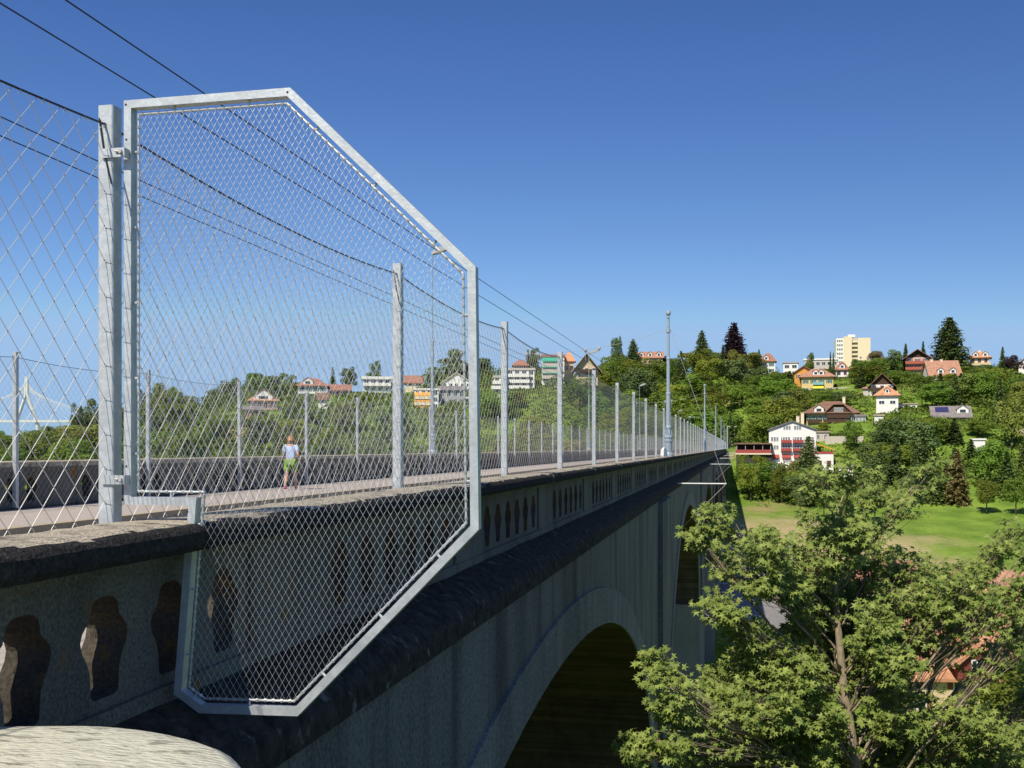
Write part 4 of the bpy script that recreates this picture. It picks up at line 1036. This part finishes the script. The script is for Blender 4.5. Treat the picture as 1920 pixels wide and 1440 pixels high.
for q_ in [(398,400,742,36,'leftmost big tree of the row above the left hill houses'),(432,402,706,52,'second big tree of the row above the left hill houses'),(482,404,692,62,'tallest round tree above the red roofed dormer house'),
           (538,400,698,54,'big dark tree left of the big white villa'),(578,408,708,30,'tree behind the roof of the big white villa'),(740,412,712,34,'tree between the flat white villa and the red roof'),(815,408,690,34,'tree left of the biggest dark tree on the left hill'),
           (268,332,728,44,'tree at the left end of the row behind the far fence'),(330,340,722,50,'round tree beside the big round tree at the left'),(145,325,752,34,'low tree right at the cable stayed bridge')]:
    ptree('leafy_tree', 'dec', 'con' if q_[0] % 4 < 2 else 'dec', 11+q_[0] % 6, q_[0], q_[1], q_[2], q_[3], q_[4])
SKY = [(-200,800),(0,803),(140,792),(160,760),(250,740),(300,724),(340,730),(370,768),(385,745),(430,705),(520,697),(560,714),(600,738),(680,732),(740,740),(780,742),(800,700),(830,672),(880,662),(920,670),
       (960,692),(1000,684),(1050,692),(1080,704),(1125,692),(1150,660),(1190,664),(1240,674),(1260,655),(1300,651),(1340,646),(1400,645),(1430,668),(1460,692),(1500,688),(1530,678),(1560,692),(1600,692),(1640,668),(1690,668),(1750,692),(1800,680),(1850,684),(1900,672),(2100,668)]
rt = random.Random(21)
TL = []; TO = []
NAMED = [('the white hotel',1443,1528,790,866),('the veranda',1380,1447,830,850),('the beige chalet',1514,1604,751,806),('the yellow house',1504,1561,690,731),('the tower',1569,1631,630,672),
 ('the dark timber chalet',1697,1743,656,697),('the white chalet',1632,1676,701,738),('the orange pyramid roof',1643,1684,722,762),('the long pinkish roof',1740,1806,675,703),
 ('the orange roofed villa',1815,1856,658,687),('the solar panel house',1745,1822,762,787),('the lone white skyline house',1426,1456,661,690),('the modern block',1509,1568,672,692),
 ('the dried spruce',1770,1820,842,960),('the pink farmhouse',1196,1242,659,674),('the broad beige chalet',1074,1125,664,702),('the green awnings',1016,1058,665,705),('the terraced apartments',926,1002,690,730),
 ('the white gabled block',828,884,699,735),('the orange awnings',777,832,728,761),('the flat white villa',681,733,706,727),('the pink left hill house',617,657,721,739),('the big white villa',558,614,707,740),
 ('the red roofed dormer house',467,524,737,760),('the cable stayed bridge',0,110,706,792),('the shaggy pine',1145,1170,620,650),('the spiky reddish conifer',1360,1392,607,650)]
placed = []
cells = {}
def okspace(x, y, r):
    i, j = int(x//12), int(y//12)
    for a in (i-1, i, i+1):
        for b in (j-1, j, j+1):
            for (u, v, q) in cells.get((a, b), ()):
                if (u-x)**2+(v-y)**2 < ((r+q)*.5)**2: return False
    return True
cnt = {}
tries = 0
lim = {'right': 134, 'mid': 54, 'left': 96}
NM = [o for o in D.objects if o.type == 'EMPTY' and o.get('category') in ('house','chalet','hotel','apartment block','villa','apartment house','apartment tower','veranda','annex','outbuilding','shed','cottage','garage','pavilion')]
while tries < 60000:
    tries += 1
    px = rt.uniform(-80, 2010); z = rt.uniform(212, 475)
    if px > 1380 and z < 262: continue
    grp = ('right' if px > 1380 else 'mid' if px > 1120 else 'left')
    if cnt.get(grp, 0) >= lim[grp]: continue
    x, y = gxy(px, z)
    if -22 < x < 4 and y < 352: continue                     # keep off the bridge and its end
    g = ground(x, y); 
    yb = HY-F*g/z
    if px < 1380 and yb > 930: continue
    con = rt.random() < (.16 if px > 1500 else .07)
    if px > 1540 and z < 300: con = rt.random() < .55
    hgt = rt.uniform(9.5, 15) if not con else rt.uniform(11, 17)
    wid = rt.uniform(10.5, 16) if not con else rt.uniform(5.5, 8)
    ysk = lerp(SKY, px)
    yt = HY-F*(g+hgt)/z
    if yt < ysk+rt.uniform(-2, 4):
        hgt = (HY-ysk-rt.uniform(0,4))*z/F-g
        if hgt < 4: continue
        yt = HY-F*(g+hgt)/z
    wp = wid*F/z/2*.9
    bad = False
    for (a, b, t_, v_, zh) in HOUSES:
        if px+wp > a and px-wp < b:
            if z < zh and yt < v_-1 and yb > t_:
                if yt < v_-1: 
                    hn = (HY-(v_-5))*z/F-g          # shorten the tree so that it stays below the house
                    if hn > 3.2 and hn > hgt*.35: hgt = hn; yt = v_-1
                    else: bad = True; break
            if abs(z-zh-4) < 9 and px+wp*.5 > a and px-wp*.5 < b: bad = True; break
    if hgt < 8: wid = min(wid, 9)
    if bad or not okspace(x, y, wid*.60): continue
    cells.setdefault((int(x//12), int(y//12)), []).append((x, y, wid*.60)); placed.append(1)
    near = None; bd = 90
    for (nm_, a, b, t_, v_) in NAMED:
        dx, dy = px-(a+b)/2, (yt+8)-(t_+v_)/2; q = math.hypot(dx, dy)
        if q < bd: bd = q; near = ((('right of' if dx > 0 else 'left of') if abs(dx) > abs(dy) else ('below' if dy > 0 else 'above')), nm_)
    wh = f'{near[0]} {near[1]}' if near else {'right': 'on the slope right of the bridge end', 'mid': 'in the wood above the far end of the bridge', 'left': 'on the left slope behind the nets'}[grp]
    if con: lb = 'dark conifer'
    else:
        lm = rt.choices(('dec','dec2','con'), (8,1.2,2))[0]; s_ = rt.choice((11,12,13,14,15,16))
        lb = {'dec': 'green leafy tree', 'dec2': 'pale yellow green leafy tree', 'con': 'dark green leafy tree'}[lm]
    TL.append((f'{lb} {wh}', f'{lb}s {wh}'))
    if con: o_ = tree('conifer_tree', 'con', 'con', rt.choice((5,6)), x, y, hgt, wid/.42*.8, TL[-1][0], TL[-1][1])
    else: o_ = tree('leafy_tree', 'dec', lm, s_, x, y, hgt, wid/.80, TL[-1][0], TL[-1][1])
    TO.append((px, z, o_))
    cnt[grp] = cnt.get(grp, 0)+1
# look-alikes beside the same house: tell them apart by size order in depth
from collections import defaultdict
gl = defaultdict(list)
for px_, z_, o_ in TO: gl[o_['label']].append((px_, z_, o_))
for lb_, L_ in gl.items():
    if len(L_) > 1 and (' of the ' in lb_ or 'below the' in lb_ or 'above the' in lb_) and len(L_) <= 4 and not ' end of the' in lb_:
        L_.sort(key=lambda q: q[0]); wd = {2: ('left one of two', 'right one of two'), 3: ('leftmost of three', 'middle one of three', 'rightmost of three'), 4: ('leftmost of four', 'second from left of four', 'third from left of four', 'rightmost of four')}[len(L_)]
        for w_, (a_, b_, o_) in zip(wd, L_):
            o_['label'] = (w_+' '+lb_.replace('tree ', 'trees ', 1).replace('conifer ', 'conifers ', 1)).replace('pale yellow green leafy', 'yellowish leafy')
print('TREES', len(placed), cnt, tries)
# valley trees around the houses below
for i, (px, z, hh, ww_) in enumerate([(1500,110,7,6),(1545,100,8,7),(1440,92,9,8),(1470,78,8,8),(1640,110,7,7),(1730,105,6,6),(1870,82,6,6),(1930,90,8,7),(1580,145,6,6),(1760,160,6,7),(1395,98,8,8),(1500,200,4,6),(1430,215,4,7)]):
    x, y = gxy(px, z); tree('leafy_tree', 'dec', 'dec', 11+i % 6, x, y, hh, ww_/.8, 'leafy tree on the valley floor, glimpsed behind the big maple', 'trees on the valley floor')
# undergrowth
mb = MB(); ru = random.Random(5)
for i in range(3700):
    px = ru.uniform(-90, 2010); z = ru.uniform(205, 472)
    if px > 1380 and z < 262: continue
    x, y = gxy(px, z)
    if -20 < x < 3 and y < 350: continue
    g = ground(x, y); Rm = ru.uniform(2.2, 4.8); Hm = Rm*ru.uniform(.9, 1.7)
    Hm = min(Hm, (HY-lerp(SKY, px)-2)*z/F-g); wp = Rm*F/z
    for (a, b, t_, v_, zh) in HOUSES:
        if px+wp > a and px-wp < b:
            if z < zh: Hm = min(Hm, (HY-v_)*z/F-g)
            if abs(z-zh-4) < 9: Hm = min(Hm, .4)
    if Hm < .5: Hm = .5 if Hm > -.5 else 0
    if Hm <= 0: continue
    for k in range(int(16+Rm*Rm*3.2)):
        a_ = ru.uniform(0, 6.283); f = math.sqrt(ru.random()); dx, dy = Rm*f*math.cos(a_), Rm*f*math.sin(a_); hh = Hm*math.sqrt(max(0, 1-f*f))*ru.uniform(.75, 1.05)
        p = Vector((x+dx, y+dy, ground(x+dx, y+dy)+hh)); nrm = Vector((dx/Rm+ru.gauss(0,.5), dy/Rm+ru.gauss(0,.5), .7+ru.gauss(0,.3)))
        nrm = nrm.normalized() if nrm.length > .1 else Vector((0,0,1)); r_ = ru.uniform(.22, .6)
        u = nrm.orthogonal().normalized(); u.rotate(Matrix.Rotation(ru.uniform(0,6.3), 3, nrm)); v = nrm.cross(u)
        mb.add([p-u*r_, p-v*r_*.6, p+u*r_, p+v*r_*.7+nrm*.15], [(0,1,2,3)])
tag(mb.build('undergrowth', L['bush'], fix=False), 'green bushes and undergrowth covering the hillsides', 'undergrowth', kind='stuff')

# ------------------------------------------------------------------ the big foreground maple
def maple():
    rnd = random.Random(99)
    ZT = 16.0
    base = W(1606, 1440, ZT)
    e = empty('maple_tree', (base.x, base.y, ground(base.x, base.y)-.3), label='large leafy maple in the right foreground, its crown reaching in front of the bridge wall', cat='tree')
    e0 = Vector(e.location)
    trunk_px = [(1612,1900,16.2),(1609,1560,16.1),(1605,1440,16.0),(1590,1340,16),(1580,1270,16),(1572,1180,16),(1566,1110,16.1),(1562,1040,16.1),(1566,985,16.2),(1580,930,16.3)]
    tp = [W(*q)-e0 for q in trunk_px]
    tp[0] = Vector((tp[0].x, tp[0].y, 0)) ; tr = [.19,.115,.09,.075,.064,.052,.04,.032,.022,.01]
    wood = MB(); wood.path(tp, tr, 10)
    blobs = [(1345,970,30,24),(1308,1005,28,14),(1365,1042,42,32),(1430,1025,48,32),(1482,1058,52,42),(1430,1088,36,22),(1560,985,55,32),(1530,1040,58,42),(1600,1008,48,42),(1640,1052,48,38),
     (1700,1062,42,32),(1760,1078,42,30),(1680,1112,56,36),(1592,1112,58,42),(1520,1118,42,32),(1765,1122,46,36),(1828,1098,40,30),(1872,1140,38,30),(1915,1185,30,36),(1800,1155,48,24),
     (1722,1182,56,38),(1640,1180,48,42),(1572,1190,56,38),(1500,1172,30,22),(1340,1135,36,22),(1372,1150,20,12),(1228,1243,32,20),(1255,1288,46,36),(1310,1332,56,42),(1372,1268,54,38),(1430,1232,52,36),
     (1490,1252,52,42),(1440,1312,66,46),(1360,1382,66,46),(1270,1370,46,36),(1190,1398,32,22),(1245,1430,46,28),(1330,1436,56,30),(1432,1392,66,46),(1522,1332,66,46),(1500,1422,66,38),
     (1562,1262,48,38),(1622,1252,48,42),(1682,1250,42,36),(1602,1382,58,46),(1680,1342,56,42),(1690,1422,66,42),(1762,1398,66,42),(1842,1402,56,42),(1905,1420,46,38),(1862,1372,46,20),(1782,1352,44,20),(1815,1335,60,16),
     (1540,905,32,26),(1600,890,40,28),(1632,925,36,26),(1690,958,32,20),(1705,925,38,20),(1742,878,32,24),(1896,1000,28,22),(1872,1032,28,22),(1850,1062,20,16),
     (1940,1080,40,40),(1950,1150,40,40),(1960,1300,50,50),(1480,1480,80,40),(1600,1480,80,40),(1750,1480,80,40),(1880,1480,80,40),(1360,1480,60,30),(1700,1290,34,26),(1550,1130,50,30),(1480,1100,44,26),(1420,1180,28,16)]
    nfront = len(blobs); rb_ = random.Random(4)
    while len(blobs) < nfront+18:
        bx_, by_ = rb_.uniform(1270, 1930), rb_.uniform(1080, 1450)
        if 1735 < bx_ and 1195 < by_ < 1345: continue
        if bx_ < 1440 and by_ < 1230: continue
        blobs.append((bx_, by_, rb_.uniform(34, 56), rb_.uniform(26, 40)))
    leaf_outline = []
    lob = [(0,.50,.0),(52,.47,1),(-52,.47,1),(105,.30,2),(-105,.30,2)]
    # palmate outline: tip of each lobe and the notch between
    ang = [-150,-118,-82,-54,-27,0,27,54,82,118,150]; rad = [.16,.36,.19,.50,.21,.58,.21,.50,.19,.36,.16]
    for a_, r_ in zip(ang, rad):
        leaf_outline.append((r_*math.sin(math.radians(a_)), r_*math.cos(math.radians(a_))))
    lv = []; lf = []
    def leaf(p, d, nrm, sz):
        # d: pointing direction of the leaf, nrm: its upper side
        d = d.normalized(); nrm = (nrm-d*nrm.dot(d)); nrm = nrm.normalized() if nrm.length > 1e-3 else d.orthogonal().normalized()
        u = d.cross(nrm); b = len(lv); lv.append(tuple(p+d*sz*.12))
        fold = rnd.uniform(.05, .3)
        for (x, y) in leaf_outline:
            q = p+(u*x+d*(y+.12))*sz-nrm*abs(x)*fold*sz-nrm*max(0, y)*rnd.uniform(.1,.3)*sz; lv.append(tuple(q))
        n = len(leaf_outline)
        for i in range(n-1): lf.append((b, b+1+i, b+2+i))
    def spray(o, dirv, r_):
        # end of a twig: a whorl of leaves
        k = rnd.randint(6, 10)
        for i in range(k):
            a = 6.283*(i+rnd.random()*.6)/k; side = Vector((math.cos(a), math.sin(a), 0)); d = (side+dirv*.5+Vector((0,0,rnd.uniform(-.75,.25)))).normalized()
            pet = rnd.uniform(.03,.11); p = o+d*pet+Vector((0,0,rnd.uniform(-.03,.05)))
            leaf(p, d+Vector((0,0,-.35)), Vector((rnd.gauss(0,.5)-.1, rnd.gauss(0,.5)-.75, .8)), rnd.uniform(.095,.175))
    for bi, (bx, by, rx, ry) in enumerate(blobs):
        zb = ZT+rnd.uniform(-1.1, 1.1)
        if by > 1150 and abs(bx-lerp([(985,1566),(1110,1566),(1180,1572),(1270,1580),(1340,1590),(1440,1605),(1560,1609)], by)) < 26: zb = ZT+rnd.uniform(.5, 1.5)
        if bi >= nfront: zb = ZT+rnd.uniform(1.0, 2.4)
        if bx < 1300: zb = 15.0+rnd.uniform(-.5,.3)
        cpos = W(bx, by, zb)-e0; RX = rx/F*zb; RY = ry/F*zb
        # branch from the trunk
        fz = cpos.z-abs(cpos.x-tp[4].x)*.95-.5
        best = min(range(1, len(tp)-1), key=lambda i: abs(tp[i].z-fz)); a = tp[best]
        L0_ = (cpos-a).length; mid = a.lerp(cpos, rnd.uniform(.3,.55))+Vector((rnd.uniform(-.12,.12)*L0_, rnd.uniform(-.18,.18)*L0_, rnd.uniform(-.02,.20)*L0_))
        L_ = (cpos-a).length
        r0 = min(tr[best]*.34, .007+.0045*L_)
        pts = []
        for i in range(9):
            f = i/8; q = a.lerp(mid, f).lerp(mid.lerp(cpos, f), f)
            if 0 < i < 8: q = q+Vector((rnd.gauss(0,.045), rnd.gauss(0,.045), rnd.gauss(0,.045)))
            pts.append(q)
        wood.path(pts, [r0*(1-.8*i/8)+.004 for i in range(9)], 6)
        for i in (4, 5, 6, 7):
            if rnd.random() < .7:
                o = pts[i]+Vector((rnd.gauss(0,.16), rnd.gauss(0,.16), rnd.gauss(.05,.12))); wood.path([pts[i], o], [.005,.0025], 4); spray(o, (o-pts[i]).normalized(), 1)
        ns = int(11+ (rx*ry)/62) if by > 965 else int(7+ (rx*ry)/95)
        for i in range(ns):
            while True:
                q = Vector((rnd.uniform(-1,1), rnd.uniform(-1,1), rnd.uniform(-1,1)))
                if q.length < 1: break
            o = cpos+Vector((q.x*RX*1.05, q.y*min(RX, .75)*1.5, q.z*RY*1.3))
            f = rnd.uniform(.55, 1); st = pts[int(f*8)]
            m_ = st.lerp(o, .5)+Vector((0,0,-.04))
            wood.path([st, m_, o], [.0075,.005,.0025], 4)
            spray(o, (o-st).normalized(), 1)
            if rnd.random() < .6: spray(m_+Vector((0,0,.03)), (o-st).normalized(), 1)
    wo = wood.build('trunk', M['bark'], e, smooth=True, fix=False)
    me = D.meshes.new('crown'); me.from_pydata(lv, [], lf); me.materials.append(L['fg'])
    o = D.objects.new('crown', me); C.objects.link(o); o.parent = e
    print('MAPLE leaves', len(lf)//10)
maple()

# ------------------------------------------------------------------ lamp posts by the far end
for i, (px, py, yb) in enumerate(((1377,800,850),(1393,806,832),(1429,800,830),(1364,800,842))):
    z = 345-i*4 if i != 1 else 352; p = W(px, yb, z); t = W(px, py, z)
    e = empty('street_lamp', p, 0, label=['slim pale lamp post at the bridge end, left of the veranda','slim pale lamp post behind the left end of the veranda roof','slim lamp post behind the veranda roof, close to the hotel','slim lamp post in line with the end of the bridge fence'][i], cat='street lamp')
    hh = t.z-p.z; mb = MB(); mb.tube((0,0,-4),(0,0,hh),.09,6,.06,caps=True); mb.build('pole', M['frame_white'], e)
    mb = MB(); mb.box(-.12,.75,-.12,.12,hh,hh+.12); mb.build('lamp_head', M['frame_white'], e)

# ------------------------------------------------------------------ pedestrian on the far pavement
def person():
    P0 = W(545, 0, 13.0/ (835*c/F)*1.0); t = P0.y; d_ = 12.9
    z_ = F*d_/(c*835); Y = (z_-d_*s)/c
    e = empty('person', (-d_, Y, -1.255), math.radians(12), label='person in a light blue shirt and green shorts walking on the far pavement', cat='person')
    M['skin'] = mat('skin', (.50,.29,.20), .6); M['shirt'] = mat('light_blue_shirt', (.42,.52,.74), .85, 0, 14, .12); M['shorts'] = mat('green_shorts', (.20,.34,.06), .85); M['hair'] = mat('ginger_hair', (.42,.19,.06), .8); M['shoe'] = mat('pink_shoes', (.55,.08,.22), .6)
    def skin(name, verts, edges, rad, m, root=0, sub=2, flat=None):
        me = D.meshes.new(name); me.from_pydata(verts, edges, []); me.materials.append(m)
        o = D.objects.new(name, me); C.objects.link(o); o.parent = e
        md = o.modifiers.new('Skin', 'SKIN'); md.use_smooth_shade = True
        for i, r in enumerate(rad): me.skin_vertices[0].data[i].radius = r if hasattr(r, '__len__') else (r, r)
        me.skin_vertices[0].data[root].use_root = True
        sm = o.modifiers.new('Sub', 'SUBSURF'); sm.levels = sm.render_levels = sub
        return o
    # walking along +Y-ish turned; local x = across, y = walking direction
    V = [(0,0,.92),(0,.01,1.08),(0,.02,1.25),(0,.02,1.40),(0,.03,1.47),(0,.05,1.56),(0,.05,1.66),
         (.10,0,.88),(.10,.22,.50),(.10,.26,.09),(.10,.40,.04),
         (-.10,0,.88),(-.10,-.10,.48),(-.10,-.36,.14),(-.10,-.27,.04),
         (.17,.02,1.39),(.24,-.10,1.13),(.26,.06,.90),(.26,.10,.80),
         (-.17,.02,1.39),(-.24,.10,1.13),(-.26,.30,.96),(-.26,.36,.88)]
    E = [(0,1),(1,2),(2,3),(3,4),(4,5),(5,6),(0,7),(7,8),(8,9),(9,10),(0,11),(11,12),(12,13),(13,14),(3,15),(15,16),(16,17),(17,18),(3,19),(19,20),(20,21),(21,22)]
    R = [(.14,.10),(.12,.09),(.14,.10),(.12,.085),(.055,.055),(.085,.10),(.07,.085),(.09,.09),(.06,.06),(.042,.042),(.035,.03),(.09,.09),(.06,.06),(.042,.042),(.035,.03),
         (.055,.055),(.042,.042),(.032,.032),(.03,.02),(.055,.055),(.042,.042),(.032,.032),(.03,.02)]
    skin('body', V, E, R, M['skin'])
    sh = [0,1,2,3,15,16,19,20]; mp = {v: i for i, v in enumerate(sh)}
    VS = [V[i] for i in sh]; VS[5] = tuple(Vector(V[15]).lerp(Vector(V[16]), .75)); VS[7] = tuple(Vector(V[19]).lerp(Vector(V[20]), .75))
    skin('shirt', VS, [(0,1),(1,2),(2,3),(3,4),(4,5),(3,6),(6,7)], [(.165,.125),(.15,.11),(.165,.12),(.14,.10),.075,.07,.075,.07], M['shirt'])
    VS = [V[0], V[7], tuple(Vector(V[7]).lerp(Vector(V[8]), .8)), V[11], tuple(Vector(V[11]).lerp(Vector(V[12]), .8))]
    skin('shorts', VS, [(0,1),(1,2),(0,3),(3,4)], [(.17,.13),.115,.10,.115,.10], M['shorts'])
    skin('hair', [(0,.02,1.60),(0,.03,1.72),(0,-.02,1.54)], [(0,1),(0,2)], [(.10,.11),(.07,.08),(.06,.05)], M['hair'])
    for (a, b) in ((9, 10), (13, 14)):
        skin('shoe', [V[a][:2]+(.07 if a == 9 else .12,), V[b]], [(0,1)], [(.055,.05),(.05,.035)], M['shoe'])
    mb = MB()
    mb.octa((.032,.135,1.60), .010); mb.octa((-.032,.135,1.60), .010); mb.build('eyes', M['cable'], e)
    e.scale = (.98, .93, .93)
person()
